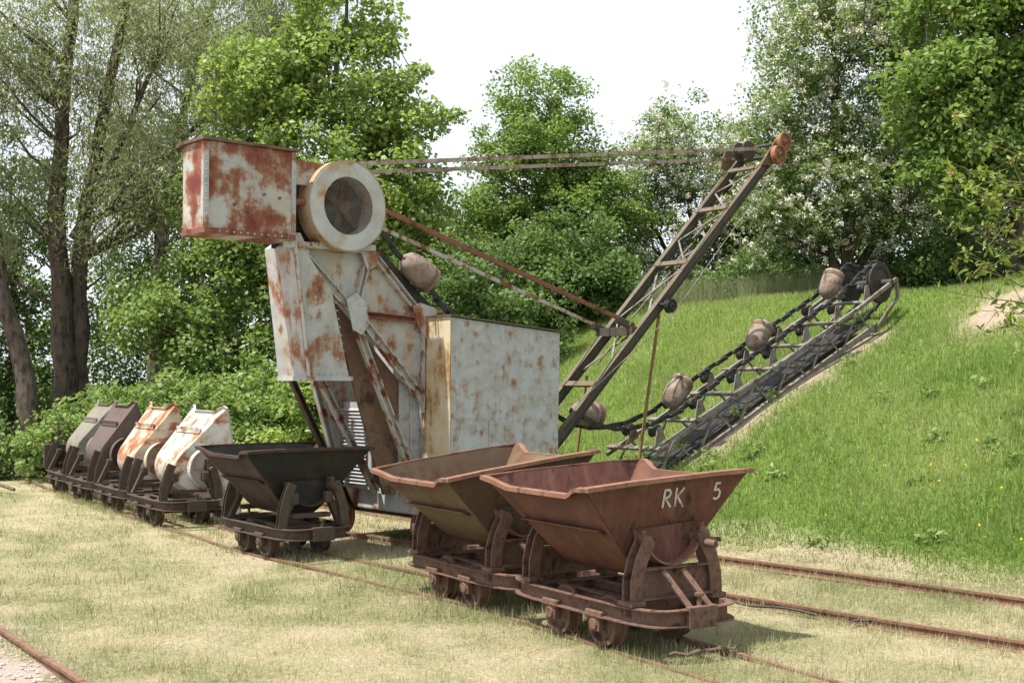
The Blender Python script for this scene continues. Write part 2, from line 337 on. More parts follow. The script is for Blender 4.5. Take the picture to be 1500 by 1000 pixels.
def spline(ctrl, n=10):
    C = [Vector((*c, 0)) for c in ctrl]; C = [C[0] * 2 - C[1]] + C + [C[-1] * 2 - C[-2]]; o = []
    for i in range(1, len(C) - 2):
        for k in range(n):
            t = k / n; a, b, c, d = C[i - 1:i + 3]
            p = .5 * ((2 * b) + (c - a) * t + (2 * a - 5 * b + 4 * c - d) * t * t + (3 * b - a - 3 * c + d) * t ** 3); o.append((p.x, p.y))
    o.append((C[-2].x, C[-2].y)); return o
SK = [(3.35, 5.4), (.812, 9.451), (-.19, 11.02), (-2.60, 14.05), (-4.68, 17.05), (-5.74, 18.75), (-6.72, 20.25), (-7.62, 21.7), (-9.4, 24.6)]
skip_path = spline(SK, 6)
RAIL_TOP = .02
track('narrow track running under the row of tipping skip wagons', skip_path, .66, RAIL_TOP - .09)
ex0, ex1 = to_xy(.945, -13), to_xy(.945, 9)
track('wide rusty track below the grass bank that carries the excavator', [(ex0[0] + (ex1[0] - ex0[0]) * i / 14, ex0[1] + (ex1[1] - ex0[1]) * i / 14) for i in range(15)], 1.71, -.015)
track('rusty rail track on pale gravel in the near left corner', [(-2.93 + .816 * 0 - .578 * (t_ - 4), 7.59 + .816 * (t_ - 4)) for t_ in np.arange(0, 9.1, .75)], .62, -.035)

# ------------------------------------------------------------------ tipping skip wagons
TR = .172    # wheel tread radius
def tub_profile(ztop, ytop, n=9):
    R, cz = .30, -.10; d = math.hypot(ytop, ztop - cz); a0 = math.atan2(ztop - cz, ytop) - math.acos(R / d)
    pts = [(-ytop, ztop)]
    for i in range(n):
        a = -math.pi - a0 + (2 * a0 + math.pi) * i / (n - 1); pts.append((R * math.cos(a), cz + R * math.sin(a)))
    pts.append((ytop, ztop)); return pts
def xe(z): return .66 - .22 * (.35 - z) / .75
def make_tub(parent, m_side, m_end, m_rim, letters=False):
    """tub in coordinates about its rocker centre; V-section, inclined ends standing higher than the sides"""
    st = [-1, -.92, -.83, -.73, -.62, -.4, 0, .4, .62, .73, .83, .92, 1]; g = MB(); rows = []
    for s_ in st:
        k = sstep(.60, .94, abs(s_)); zt = .275 + .068 * float(k); yt = .70 + .065 * float(k)
        rows.append([(s_ * xe(z), y, z) for (y, z) in tub_profile(zt, yt)])
    n = len(rows[0]); g.add([p for r in rows for p in r], [(i * n + j, i * n + j + 1, (i + 1) * n + j + 1, (i + 1) * n + j) for i in range(len(st) - 1) for j in range(n - 1)])
    root = g.build('tub', m_side, parent, smooth=True, solid=.014)
    for s_ in (0, -1):
        MB().add([(p[0] + (-.004 if s_ else .004) * -1, p[1], p[2]) for p in rows[s_]], [tuple(range(n))]).build('end_plate', m_end, root, solid=.014)
    rim = [r[0] for r in rows] + [r[-1] for r in rows[::-1]]
    mid = []
    for i, p in enumerate(rim):
        mid.append(Vector(p))
        if i == len(st) - 1: mid += [Vector((rim[i][0] + .012, -.4, .352)), Vector((rim[i][0] + .012, .4, .352))]
    mid += [Vector((rim[-1][0] - .012, .4, .352)), Vector((rim[-1][0] - .012, -.4, .352))]
    MB().sweep(mid, [(-.010, -.006), (.032, -.010), (.035, -.026), (.042, -.026), (.040, .004), (-.010, .008)], closed=True).build('rim', m_rim, root)
    for s_ in (-1, 1):
        y0 = s_ * .475; MB().angle((-.50, y0, -.0), (.50, y0, -.0), .075 * -s_, -.03, .012).build('side_rib', m_side, root)
        # rocker: half round plate with a curved flange
        x0 = s_ * .565; pl = [(x0, .27 * math.cos(a), (.27 * math.sin(a))) for a in np.linspace(math.pi, 2 * math.pi, 19)]
        MB().prism(pl, (s_ * .03, 0, 0)).build('rocker_plate', m_end, root)
        arc = [(x0 + s_ * .055, .265 * math.cos(a), .265 * math.sin(a)) for a in np.linspace(math.pi, 2 * math.pi, 19)]
        MB().sweep(arc, [(-.06, -.01), (.06, -.01), (.06, .01), (-.06, .01)], up=(s_, 0, 0)).build('rocker_flange', m_end, root) if False else \
        MB().add([(x, y * f_, z * f_) for (x, y, z) in [(a[0] + d_, a[1], a[2]) for a in arc for d_ in (-.06, .06)] for f_ in (1.0, 1.06)],
                 [q for i in range(18) for q in [(4 * i, 4 * i + 4, 4 * i + 6, 4 * i + 2), (4 * i + 1, 4 * i + 3, 4 * i + 7, 4 * i + 5), (4 * i, 4 * i + 1, 4 * i + 5, 4 * i + 4), (4 * i + 2, 4 * i + 6, 4 * i + 7, 4 * i + 3)]]).build('rocker_flange', m_rim, root)
    if letters:
        up = Vector((.22 / .75, 0, 1)).normalized(); base = lambda y, h: Vector((xe(.35) + .0155, y, .35)) - up * (.35 - h) / up.z * 1.0
        def stroke(pl):
            b = MB(); P = [base(y, h) for (y, h) in pl]
            nrm = Vector((1, 0, -.22 / .75)).normalized()
            b.sweep(P, [(-.0085, -.0015), (.0085, -.0015), (.0085, .0015), (-.0085, .0015)], up=nrm); return b
        y = -.045
        glyphs = [[[(y, .13), (y + .004, .265)], [(y, .262), (y + .045, .258), (y + .062, .235), (y + .05, .208), (y + .004, .198)], [(y + .02, .196), (y + .075, .128)]],
                  [[(y + .115, .128), (y + .112, .268)], [(y + .185, .262), (y + .118, .192)], [(y + .13, .202), (y + .192, .120)]],
                  [[(y + .535, .262), (y + .49, .262), (y + .487, .212), (y + .52, .216), (y + .542, .19), (y + .535, .155), (y + .505, .143), (y + .482, .155)]]]
        for g_ in glyphs:
            b = MB()
            for s_ in g_: q = stroke(s_); b.add(q.v, q.f)
            b.build('painted_letter', M['letter'], root)
    return root
def make_wagon(label, loc, ang, m_side, m_end, m_rim, m_frame, tilt=0, letters=False, style='bent', brake=False, group='tipping skip wagons on the narrow track'):
    root = empty('skip_wagon', (loc[0], loc[1], RAIL_TOP), ang); tag(root, label, 'skip wagon', group)
    # frame: channel ring with rounded ends
    path = []; L, W = .92, .40
    for i in range(40):
        a = 2 * math.pi * (i + .5) / 40; c, s_ = math.cos(a), math.sin(a)
        path.append((L * math.copysign(abs(c) ** .42, c), W * math.copysign(abs(s_) ** .36, s_), .325))
    fr = MB(); zt = .0
    fr.sweep(path, [(-.006, -.05), (.006, -.05), (.006, .05), (-.006, .05)], closed=True)
    fr.sweep(path, [(-.006, .050), (.055, .050), (.055, .059), (-.006, .059)], closed=True)
    fr.sweep(path, [(-.006, -.059), (.055, -.059), (.055, -.050), (-.006, -.050)], closed=True)
    frame = fr.build('frame', m_frame, root)
    for s_ in (-1, 1):
        MB().box((s_ * .955, 0, .325), (.05, .26, .15)).build('buffer', m_frame, frame, bevel=.006)
        MB().tube([(s_ * .93, 0, .36), (s_ * .93, 0, .47)], .018).tube([(s_ * .93, 0, .465), (s_ * .93, 0, .485)], .034).build('coupling_pin', m_frame, frame)
        MB().ibeam((s_ * .56, -.39, .34), (s_ * .56, .39, .34), .07, .09).build('cross_member', m_frame, frame)
        MB().ibeam((-.56, s_ * .17, .335), (.56, s_ * .17, .335), .06, .08).build('long_member', m_frame, frame)
        # axle, wheels, axle boxes
        x = s_ * .28
        MB().tube([(x, -.40, TR), (x, .40, TR)], .028, 10).build('axle', m_frame, root)
        for t_ in (-1, 1):
            wp = [(.035, .07), (.05, .07), (.055, .035), (.12, .02), (.135, .045), (.168, .045), (.172, -.03), (.194, -.034), (.194, -.05), (.14, -.05), (.12, -.02), (.05, -.03), (.035, -.05)]
            MB().lathe((x, t_ * .325, TR), (0, t_, 0), wp, 28, closed=True).build('wheel', m_frame, root, smooth=True)
            ab = MB().box((x, t_ * .415, TR + .005), (.12, .05, .11)).box((x, t_ * .415, TR + .075), (.20, .07, .05)).tube([(x, t_ * .43, TR), (x, t_ * .455, TR)], .045, 12)
            ab.build('axle_box', m_frame, root, bevel=.008)
    # end stands
    for s_ in (-1, 1):
        X = s_ * .645
        if style == 'bent':
            for t_ in (-1, 1):
                g = MB(); pth = [(0, t_ * .37, .385), (0, t_ * .365, .56), (0, t_ * .325, .70), (0, t_ * .265, .81), (0, t_ * .245, .87)]
                for d_ in (-.045, .045):
                    g.sweep([(X + d_, p[1], p[2]) for p in pth], [(-.008, -.055), (.008, -.055), (.008, .055), (-.008, .055)], up=(0, 1, 0))
                g.sweep([(X, p[1] + t_ * .05, p[2]) for p in pth], [(-.045, -.006), (.045, -.006), (.045, .006), (-.045, .006)], up=(0, 1, 0)) if False else None
                g.box((X, t_ * .375, .405), (.16, .13, .035))
                g.build('stand_leg', m_frame, root, bevel=.004)
            MB().box((X, 0, .535), (.016, .66, .20)).box((X + s_ * .03, 0, .638), (.075, .66, .012)).box((X + s_ * .03, 0, .430), (.075, .66, .012)).build('stand_plate', m_frame, root)
            for y in (-.09, .09): MB().bar((s_ * .90, y + .03, .385), (X + s_ * .06, y - .05, .62), .05, .012, up=(s_, 0, 1)).build('stand_brace', m_frame, root)
        else:
            for t_ in (-1, 1):
                MB().sweep([(X, t_ * .37, .385), (X, t_ * .21, .72)], [(-.05, -.03), (.05, -.03), (.05, -.018), (-.038, -.018), (-.038, .03), (-.05, .03)], up=(0, 1, 0)).build('stand_leg', m_frame, root)
                g = MB(); pth = [(0, t_ * .38, .385), (0, t_ * .36, .58), (0, t_ * .31, .74), (0, t_ * .26, .86)]
                for d_ in (-.03, .03): g.sweep([(X + s_ * .07 + d_, p[1], p[2]) for p in pth], [(-.006, -.05), (.006, -.05), (.006, .05), (-.006, .05)], up=(0, 1, 0))
                g.build('stand_guide', m_frame, root)
                MB().box((X + s_ * .02, t_ * .21, .69), (.09, .10, .13)).build('rocker_stop', m_frame, root, bevel=.02)
            MB().box((X, 0, .50), (.10, .46, .05)).build('stand_plate', m_frame, root, bevel=.006)
        lk = MB().tube([(X - .10, .24, .80), (X + .16, .27, .79)], .03, 10).tube([(X + s_ * .02, .20, .82), (X + s_ * .02, .44, .80)], .018, 8).box((X, .25, .86), (.10, .05, .10))
        lk.build('lock_lever', m_frame, root, bevel=.005)
    if brake:
        MB().tube([(-.80, -.2, .38), (-.80, -.2, 1.22)], .016).tube([(-.80, -.42, 1.20), (-.80, .02, 1.20)], .013).tube([(-.80, -.42, 1.20), (-.80, -.42, 1.31)], .013).build('brake_handle', m_frame, root)
        MB().box((-.80, -.2, .62), (.06, .5, .44)).build('brake_plate', m_frame, root, bevel=.02)
        MB().lathe((-.70, -.12, .84), (1, 0, 0), [(.11, -.03), (.15, -.03), (.15, .03), (.11, .03)], 20, closed=True).build('brake_ring', m_frame, root)
    for c_ in root.children:
        if not c_.name.startswith(('wheel', 'axle')): c_.location.z = -.035
    t = make_tub(root, m_side, m_end, m_rim, letters)
    t.location = (0, .29 * math.radians(tilt) - (.14 if tilt > 20 else 0), .75 if tilt > 20 else .89 if style == 'bent' else (.84 if tilt == 0 else .89)); t.rotation_euler = (-math.radians(tilt), 0, 0)
    return root
def heading(i):
    a, b = SK[i - 1], SK[i + 1]; return math.atan2(a[1] - b[1], a[0] - b[0])
rk = make_wagon('oxide red skip wagon with RK 5 painted in white on its end', SK[1], math.radians(-57.4), M['rk_orange'], M['rk_red'], M['rim_pale'], M['frame_rust'], tilt=-3, letters=True)
make_wagon('olive and rust skip wagon coupled directly behind the red lettered one', SK[2], math.radians(-57.4), M['olive'], M['olive_end'], M['rim_pale'], M['frame_rust'], tilt=-7)
make_wagon('upright tar black skip wagon standing alone in front of the excavator', SK[3], heading(3), M['tar_side'], M['tar'], M['tar_side'], M['frame_dark'], style='splayed')
make_wagon('white flaking skip wagon tipped on its side, nearest of the tipped row', SK[4], heading(4), M['tub_white'], M['tub_white'], M['tub_white'], M['frame_dark'], tilt=82, style='splayed')
make_wagon('orange rusted cream skip wagon tipped over, second in the tipped row', SK[5], heading(5), M['tub_orange'], M['tub_orange'], M['tub_orange'], M['frame_dark'], tilt=78, style='splayed')
make_wagon('purple brown skip wagon tipped over, third in the tipped row', SK[6], heading(6), M['tub_dark'], M['tub_dark'], M['tub_dark'], M['frame_dark'], tilt=74, style='splayed')
make_wagon('grey olive skip wagon with upright brake handle, farthest of the tipped row', SK[7], heading(7), M['tub_olive'], M['tub_olive'], M['tub_olive'], M['frame_dark'], tilt=80, style='splayed', brake=True)

# ------------------------------------------------------------------ bucket chain excavator (local x = u towards the bank, y = v along its track)
EX = empty('bucket_chain_excavator', (EXO[0], EXO[1], .075), EXA)
tag(EX, 'rusty grey bucket chain excavator with lattice boom and bucket ladder lying up the bank', 'excavator')
def P3(v, *pts): return [(p[0], v, p[1]) for p in pts]
# chassis and wheels
MB().box((.95, .1, .46), (2.0, 1.9, .26)).build('chassis', M['grey'], EX, bevel=.02)
MB().box((.95, .1, .30), (1.5, 2.1, .10)).build('chassis_beam', M['dark'], EX)
for u_ in (.09, 1.80):
    for v_ in (-.65, 1.08):
        wh = MB().lathe((u_, v_, .19), (-1 if u_ < 1 else 1, 0, 0), [(.03, .10), (.06, .10), (.07, .05), (.14, .03), (.16, .06), (.19, .06), (.195, -.03), (.225, -.035), (.225, -.06), (.03, -.06)], 28, closed=True).build('track_wheel', M['sheave'], EX, smooth=True)
        MB().box((u_, v_, .19), (.3, .09, .09)).build('axle_box', M['grey'], EX, bevel=.01)
# machine house on the near side
H0, H1, VF = .28, 2.00, -.90
MB().prism([(H0 + .02, VF + .01, .6), (H1, VF + .01, .6), (H1 + .02, VF + .01, 2.47), (H0 + .02, VF + .01, 2.61)], (0, 1.6, 0)).build('house_body', M['boxgrey'], EX)
hs = MB().prism(P3(VF, (H0, 1.43), (H1, 1.36), (H1 + .03, 2.48), (H0 + .01, 2.62)), (0, .012, 0)).build('house_front_sheet', M['boxgrey'], EX)
xs = [H0, .86, 1.42, H1]
for i in range(3):
    MB().prism(P3(VF - .003, (xs[i] + .004, .60), (xs[i + 1] - .004, .60), (xs[i + 1] - .004, 1.415 - .04 * (i + 1)/3 ), (xs[i] + .004, 1.43 - .04 * i / 3)), (0, .012, 0)).build('house_lower_panel', M['boxgrey'], EX)
MB().prism([(H0 - .004, VF, .6), (H0 - .004, -.38, .6), (H0 + .01, -.38, 2.63), (H0 + .006, VF, 2.63)], (-.012, 0, 0)).build('house_side_sheet', M['yellow'], EX)
MB().prism(P3(VF - .04, (H0 - .03, 2.635), (H1 + .12, 2.485), (H1 + .12, 2.50), (H0 - .03, 2.65)), (0, 1.6, 0)).build('house_roof', M['boomtop'], EX)
MB().bar((1.15, VF - .02, 1.12), (1.36, VF - .02, 1.11), .012, .012).build('house_handle', M['beam'], EX)
rv = MB()
def rivet(b, c, ax=(0, -1, 0), r=.011): b.lathe(c, ax, [(r, 0), (r * .7, r * .6), (0, r * .8)], 6)
for i in range(15):
    f_ = (i + .5) / 15; rivet(rv, (H0 + f_ * (H1 - H0), VF - .003, 1.455 - .07 * f_)); rivet(rv, (H0 + .03, VF, .7 + 1.85 * f_)); rivet(rv, (H1 - .02, VF, .7 + 1.72 * f_))
    for x_ in xs[1:3]:
        if f_ < .5: rivet(rv, (x_ - .03, VF - .003, .62 + 1.5 * f_)); rivet(rv, (x_ + .03, VF - .003, .62 + 1.5 * f_))
tag(rv.build('rivets', M['boxgrey'], EX), kind='stuff')
# tower: side wall sheets, doors, inner chute, frame members
TV = -.40
wall = MB().prism(P3(TV + .02, (-1.42, 3.36), (-.46, 3.34), (.16, 2.72), (.30, 2.62), (.30, 1.0), (.22, 1.66), (-.62, 2.55), (-.86, 2.8)), (0, .012, 0)).build('tower_wall', M['grey'], EX)
MB().prism(P3(.72, (-1.2, 3.3), (-.46, 3.3), (.3, 2.6), (.3, .6), (-.12, .6), (-.6, 2.2)), (0, .012, 0)).build('tower_wall', M['grey'], EX)
for a_, b_ in ((-.02, .13), (.138, .285)): MB().prism(P3(-.30, (a_, .6), (b_, .6), (b_, 1.95 + (.0 if a_ > 0 else -.06)), (a_, 1.95)), (0, .012, 0)).build('tower_door', M['boxgrey'], EX)
MB().prism([(-.98, -.28, 2.84), (-.62, -.28, 2.5), (.2, -.28, 1.66), (-.02, -.28, 1.5), (-.03, -.28, .55), (-.22, -.28, .55)], (0, .04, 0)).build('inner_chute', M['brown'], EX)
MB().prism([(-.13, .10, .58), (-.13, .12, 1.62), (-.13, .78, 1.62), (-.13, .78, .58)], (.03, 0, 0)).build('louvre_frame', M['boxgrey'], EX)
lv = MB()
for i in range(22): z_ = .66 + i * .042; lv.prism([(-.135, .18, z_), (-.135, .72, z_), (-.165, .72, z_ - .024), (-.165, .18, z_ - .024)], (0, 0, .005))
tag(lv.build('louvre_slats', M['boxgrey'], EX), kind='stuff')
MB().prism([(-.14, .82, .55), (-.14, 1.02, .55), (-.14, 1.02, 2.15), (-.14, .82, 2.15)], (.03, 0, 0)).build('tower_panel', M['boxgrey'], EX)
def member(name, p, q, wd, mat='beam', v=TV - .02, v2=None):
    return MB().sweep([(p[0], v, p[1]), (q[0], v if v2 is None else v2, q[1])], [(-wd / 2, -.035), (wd / 2, -.035), (wd / 2, .035), (wd / 2 - .012, .035), (wd / 2 - .012, -.02), (-wd / 2 + .012, -.02), (-wd / 2 + .012, .035), (-wd / 2, .035)], up=(0, -1, 0)).build(name, M[mat], EX)
member('tower_strut', (-1.60, 3.42), (-.80, 2.70), .10)
member('tower_leg', (-.70, 2.48), (.02, .92), .09)
member('tower_strut', (-.66, 2.60), (.27, 1.62), .10)
member('tower_post', (-.55, 3.32), (-.70, 2.78), .07)
member('tower_strut', (-.48, 3.33), (.16, 2.70), .08)
member('tower_girt', (-.60, 2.64), (.12, 2.60), .07, 'redbar')
member('tower_post', (.27, 2.62), (.27, 1.5), .07)
member('tower_leg', (-.95, 2.0), (-.10, .55), .08, v=.05)
member('tower_leg', (-.98, 2.0), (-.06, .30), .07, 'boom', v=.62)
member('tower_leg', (-1.02, 3.2), (-.30, .9), .08, v=.62)
for pl in ([(-.87, 2.80), (-.74, 2.88), (-.60, 2.78), (-.56, 2.52), (-.66, 2.40), (-.78, 2.46)], [(.06, 2.76), (.18, 2.80), (.52, 2.72), (.30, 2.62), (.28, 2.36), (.14, 2.52)], [(-1.68, 3.5), (-1.48, 3.5), (-1.36, 3.3), (-1.46, 3.2), (-1.6, 3.3)], [(-.68, 3.36), (-.42, 3.36), (-.46, 3.2), (-.58, 3.14)]):
    gp = MB().prism(P3(TV - .062, *pl), (0, .012, 0)); cx = sum(p[0] for p in pl) / len(pl); cz = sum(p[1] for p in pl) / len(pl)
    for p in pl: rivet(gp, (cx + (p[0] - cx) * .72, TV - .062, cz + (p[1] - cz) * .72), r=.014)
    gp.build('gusset_plate', M['grey'], EX)
def rivet_row(b, p, q, n, ax=(0, -1, 0), r=.012):
    p, q = Vector(p), Vector(q)
    for i in range(n): rivet(b, p.lerp(q, (i + .5) / n), ax, r)
# hanging discharge chute
ch = MB().prism(P3(-.47, (-1.58, 3.36), (-1.50, 3.42), (-1.07, 2.86), (-.84, 1.92), (-1.39, 1.90)), (0, .60, 0)).build('discharge_chute', M['grey'], EX)
MB().bar((-1.40, -.48, 1.905), (-.80, -.48, 1.905), .03, .05).bar((-1.395, -.48, 1.905), (-1.395, .13, 1.905), .03, .05).build('chute_lip', M['grey'], ch)
MB().angle((-1.575, -.485, 3.34), (-1.395, -.485, 1.93), .05, .03).build('chute_edge', M['beam'], ch)
rw = MB(); rivet_row(rw, (-1.50, -.472, 3.2), (-1.35, -.472, 1.98), 14); rivet_row(rw, (-1.03, -.472, 2.8), (-.87, -.472, 1.98), 9); rivet_row(rw, (-1.36, -.472, 1.96), (-.88, -.472, 1.96), 6)
tag(rw.build('rivets', M['grey'], ch), kind='stuff')
# counterweight box
cwx0, cwx1, cz0, cz1 = -2.68, -1.60, 3.40, 4.36
cw = MB().box(((cwx0 + cwx1) / 2, -.31, (cz0 + cz1) / 2), (cwx1 - cwx0, .48, cz1 - cz0)).build('counterweight_box', M['counter'], EX, bevel=.006)
MB().box(((cwx0 + cwx1) / 2, -.31, cz1 + .017), (cwx1 - cwx0 + .07, .56, .03)).build('counterweight_lid', M['brown'], cw)
for x_ in (cwx0, cwx1):
    MB().box((x_ + (.022 if x_ == cwx0 else -.022), -.556, (cz0 + cz1) / 2), (.05, .012, cz1 - cz0 - .01)).build('corner_angle', M['grey'], cw)
MB().box((cwx0 - .006, -.53, (cz0 + cz1) / 2), (.012, .05, cz1 - cz0 - .01)).build('corner_angle', M['grey'], cw)
MB().box(((cwx0 + cwx1) / 2, -.558, cz0 + .03), (cwx1 - cwx0, .014, .055)).box((cwx0 - .008, -.31, cz0 + .03), (.014, .48, .055)).build('bottom_angle', M['redbar'], cw)
rw = MB(); rivet_row(rw, (cwx0 + .02, -.563, cz0 + .08), (cwx0 + .02, -.563, cz1 - .04), 11); rivet_row(rw, (cwx1 - .02, -.563, cz0 + .08), (cwx1 - .02, -.563, cz1 - .04), 11); rivet_row(rw, (cwx0 + .05, -.566, cz0 + .03), (cwx1 - .05, -.566, cz0 + .03), 12)
tag(rw.build('rivets', M['grey'], cw), kind='stuff')
kb = MB()
for (a_, b_) in ((-2.33, 3.72), (-2.18, 3.66), (-1.99, 3.86), (-1.80, 3.84)): kb.tube([(a_, -.555, b_), (a_, -.578, b_)], .014, 8)
tag(kb.build('bolts', M['brown'], cw), kind='stuff')
MB().prism(P3(-.50, (-1.62, 4.02), (-1.12, 4.04), (-1.02, 4.28), (-1.62, 4.30)), (0, .02, 0)).tube([(-1.17, -.53, 4.2), (-1.17, -.49, 4.2)], .05, 12).build('counterweight_arm', M['counter'], EX)
MB().prism(P3(-.10, (-1.62, 3.35), (-1.1, 3.35), (-.9, 4.2), (-1.62, 4.25)), (0, .02, 0)).build('head_plate', M['dark'], EX)
MB().tube([(-1.64, -.52, 3.82), (-1.38, -.52, 3.84)], .035, 10).build('head_stay', M['redbar'], EX)
MB().bar((-1.66, -.45, 3.36), (-.5, -.45, 3.40), .10, .07).build('head_beam', M['beam'], EX)
# drum housing with mesh window
DC = Vector((-.95, -.62, 3.83))
dr = MB().lathe(DC, (0, 1, 0), [(.325, 0), (.495, 0), (.505, .012), (.505, .25), (.325, .25), (.325, .02)], 56, closed=True).build('drum_housing', M['drum'], EX, smooth=True)
MB().lathe(DC, (0, 1, 0), [(.503, .004), (.513, .004), (.513, .262), (.503, .262)], 56, closed=True).build('drum_rim_band', M['drumrim'], dr, smooth=True)
MB().lathe(DC, (0, 1, 0), [(.33, .24), (.001, .24)], 40).build('drum_back', M['dark'], dr)
ms_ = MB(); R_ = .326
for i in range(-11, 12):
    k = i * .028; e_ = math.sqrt(max(0, R_ * R_ - k * k))
    if e_ < .02: continue
    for a_, b_ in (((k, -e_), (k, e_)), ((-e_, k), (e_, k))):
        c45 = lambda p: DC + Vector(((p[0] - p[1]) * .7071, .012, (p[0] + p[1]) * .7071))
        ms_.tube([c45(a_), c45(b_)], .0022, 4, caps=False)
tag(ms_.build('wire_mesh', M['ladder'], dr), kind='stuff')
for i in range(6):
    a = i * math.pi / 3 + .3; d = Vector((math.cos(a), 0, math.sin(a)))
    MB().bar(DC + Vector((0, .19, 0)) + d * .05, DC + Vector((0, .19, 0)) + d * .32, .07, .03, up=(0, 1, 0)).build('drum_spoke', M['boom'], dr)
MB().tube([DC + Vector((0, .08, 0)), DC + Vector((0, 1.1, 0))], .07, 14).build('head_shaft', M['brown'], EX)
MB().lathe(DC + Vector((0, .85, 0)), (0, 1, 0), [(.02, 0), (.42, 0), (.42, .2), (.02, .2)], 32, closed=True).build('chain_tumbler', M['dark'], EX)
# suspension bars and back stays to the boom
for (p, q) in (((-.95, -.50, 4.315), (6.62, -.50, 5.44)), ((-.75, .02, 4.30), (6.70, .02, 5.36))):
    MB().bar(p, q, .022, .048).build('suspension_bar', M['whitebar'], EX)
MB().bar((-.36, -.50, 3.84), (3.50, -.52, 2.73), .03, .055).build('boom_stay', M['redbar'], EX)
MB().bar((-.10, .05, 3.74), (3.62, .05, 2.66), .025, .045).build('boom_stay', M['beam'], EX)
# boom
def boom_pt(u): return 1.06 + (u - 2.22) * (5.36 - 1.06) / (6.85 - 2.22)
bup = Vector((-.68, 0, .73))
for v_ in (-.60, 0.0):
    ch_ = MB().ibeam((1.9, v_, boom_pt(1.9)), (6.95, v_, boom_pt(6.95)), .065, .135, up=bup).build('boom_chord', M['boom'], EX)
    MB().bar(Vector((1.9, v_, boom_pt(1.9))) + bup * .072, Vector((6.90, v_, boom_pt(6.90))) + bup * .072, .08, .006, up=bup).build('chord_top_edge', M['boomtop'], ch_)
for u_ in (2.95, 3.75, 4.82, 5.76, 6.50):
    MB().bar((u_, -.60, boom_pt(u_) + .10), (u_, .0, boom_pt(u_) + .10), .09, .03, up=bup).build('boom_crossbar', M['boomtop'], EX)
nodes_ = [3.3, 4.0, 4.82, 5.3, 5.76, 6.15, 6.5]
for i in range(len(nodes_) - 1):
    a_, b_ = nodes_[i], nodes_[i + 1]; s_ = (-.57, -.03) if i % 2 else (-.03, -.57)
    MB().bar((a_, s_[0], boom_pt(a_) - .03), (b_, s_[1], boom_pt(b_) - .03), .035, .012, up=bup).build('boom_lacing', M['ladder'], EX)
    MB().bar((a_, -.30, boom_pt(a_) + .05), (b_, -.30, boom_pt(b_) - .02), .018, .018, up=bup).build('boom_lacing', M['ladder'], EX)
    MB().bar((a_, s_[1], boom_pt(a_) + .05), (b_ , s_[0], boom_pt(b_) + .05), .025, .012, up=bup).build('boom_lacing', M['ladder'], EX)
for (u_, z_, v_) in ((7.02, 5.56, -.68), (6.83, 5.34, -.72)):
    MB().lathe((u_, v_, z_), (0, -1, 0), [(.02, .05), (.045, .05), (.045, .015), (.12, .01), (.125, .04), (.150, .04), (.135, 0), (.150, -.04), (.02, -.04)], 30, closed=True).build('boom_sheave', M['sheave'], EX, smooth=True)
    MB().tube([(u_, v_ - .07, z_), (u_, .05, z_)], .028, 10).build('sheave_axle', M['boom'], EX)
MB().prism(P3(-.645, (6.5, 5.16), (6.75, 5.18), (7.1, 5.5), (7.06, 5.64), (6.9, 5.62)), (0, .02, 0)).build('boom_head_plate', M['brown'], EX)
MB().prism(P3(.02, (6.35, 5.16), (6.75, 5.18), (7.0, 5.5), (6.96, 5.6), (6.5, 5.5)), (0, .02, 0)).build('boom_head_plate', M['brown'], EX)
MB().lathe((6.55, -.28, 5.42), (0, 1, 0), [(.02, -.1), (.15, -.1), (.15, -.08), (.07, -.07), (.07, .07), (.15, .08), (.15, .1), (.02, .1)], 24, closed=True).build('rope_drum', M['boom'], EX, smooth=True)
# hinge yoke where the stays meet the boom
for (v_, u_, z_) in ((-.52, 3.55, 2.70), (.05, 3.66, 2.64)):
    MB().box((u_ + .06, v_, z_ - .03), (.30, .05, .10), Matrix.Rotation(math.radians(16), 3, 'Y')).tube([(u_ + .16, v_ - .06, z_ - .06), (u_ + .16, v_ + .06, z_ - .06)], .05, 12).build('stay_shackle', M['boom'], EX, bevel=.008)
MB().bar((3.72, -.60, 2.56), (3.72, .10, 2.56), .10, .12).build('stay_beam', M['boom'], EX)
MB().lathe((4.35, -.70, 2.92), (0, 1, 0), [(.015, -.04), (.05, -.03), (.055, -.015), (.085, -.012), (.10, -.04), (.085, 0), (.10, .04), (.015, .04)], 22, closed=True).build('guide_pulley', M['black'], EX)
MB().tube([(4.35, -.70, 2.92), (4.20, -.62, 2.95)], .02, 8).build('pulley_arm', M['boom'], EX)
MB().tube([(6.86, -.74, 5.22), (4.35, -.76, 2.82), (2.5, -.76, 1.6)], .006, 5).build('wire_rope', M['ladder'], EX)
for (p, q) in (((4.20, -.62, 2.80), (3.70, -.66, .60)), ((3.42, .02, 1.95), (3.15, .02, .5))):
    MB().bar(p, q, .036, .028).build('prop_pole', M['pole'], EX)
# bucket ladder lying up the bank
LS = .432
def lz(u, off=0): return .62 + (u - 4.4) * LS + off
lup = Vector((-.396, 0, .918))
for v_ in (-.75, .10):
    MB().bar((3.7, v_, lz(3.7)), (9.45, v_, lz(9.45)), .06, .085, up=lup).build('ladder_chord', M['ladder'], EX)
    MB().bar((3.9, v_, lz(3.9, .44)), (9.3, v_, lz(9.3, .50)), .045, .055, up=lup).build('ladder_chord', M['ladder'], EX)
    for k in range(6):
        a_ = 3.9 + k * .9
        MB().bar((a_, v_ - .03, lz(a_, -.02)), (a_ + .42, v_ - .03, lz(a_ + .42, .46)), .036, .012, up=(0, 1, 0)).build('ladder_brace', M['ladder'], EX)
        MB().bar((a_ + .42, v_ - .035, lz(a_ + .42, .46)), (a_ + .86, v_ - .035, lz(a_ + .86, -.02)), .036, .012, up=(0, 1, 0)).build('ladder_brace', M['ladder'], EX)
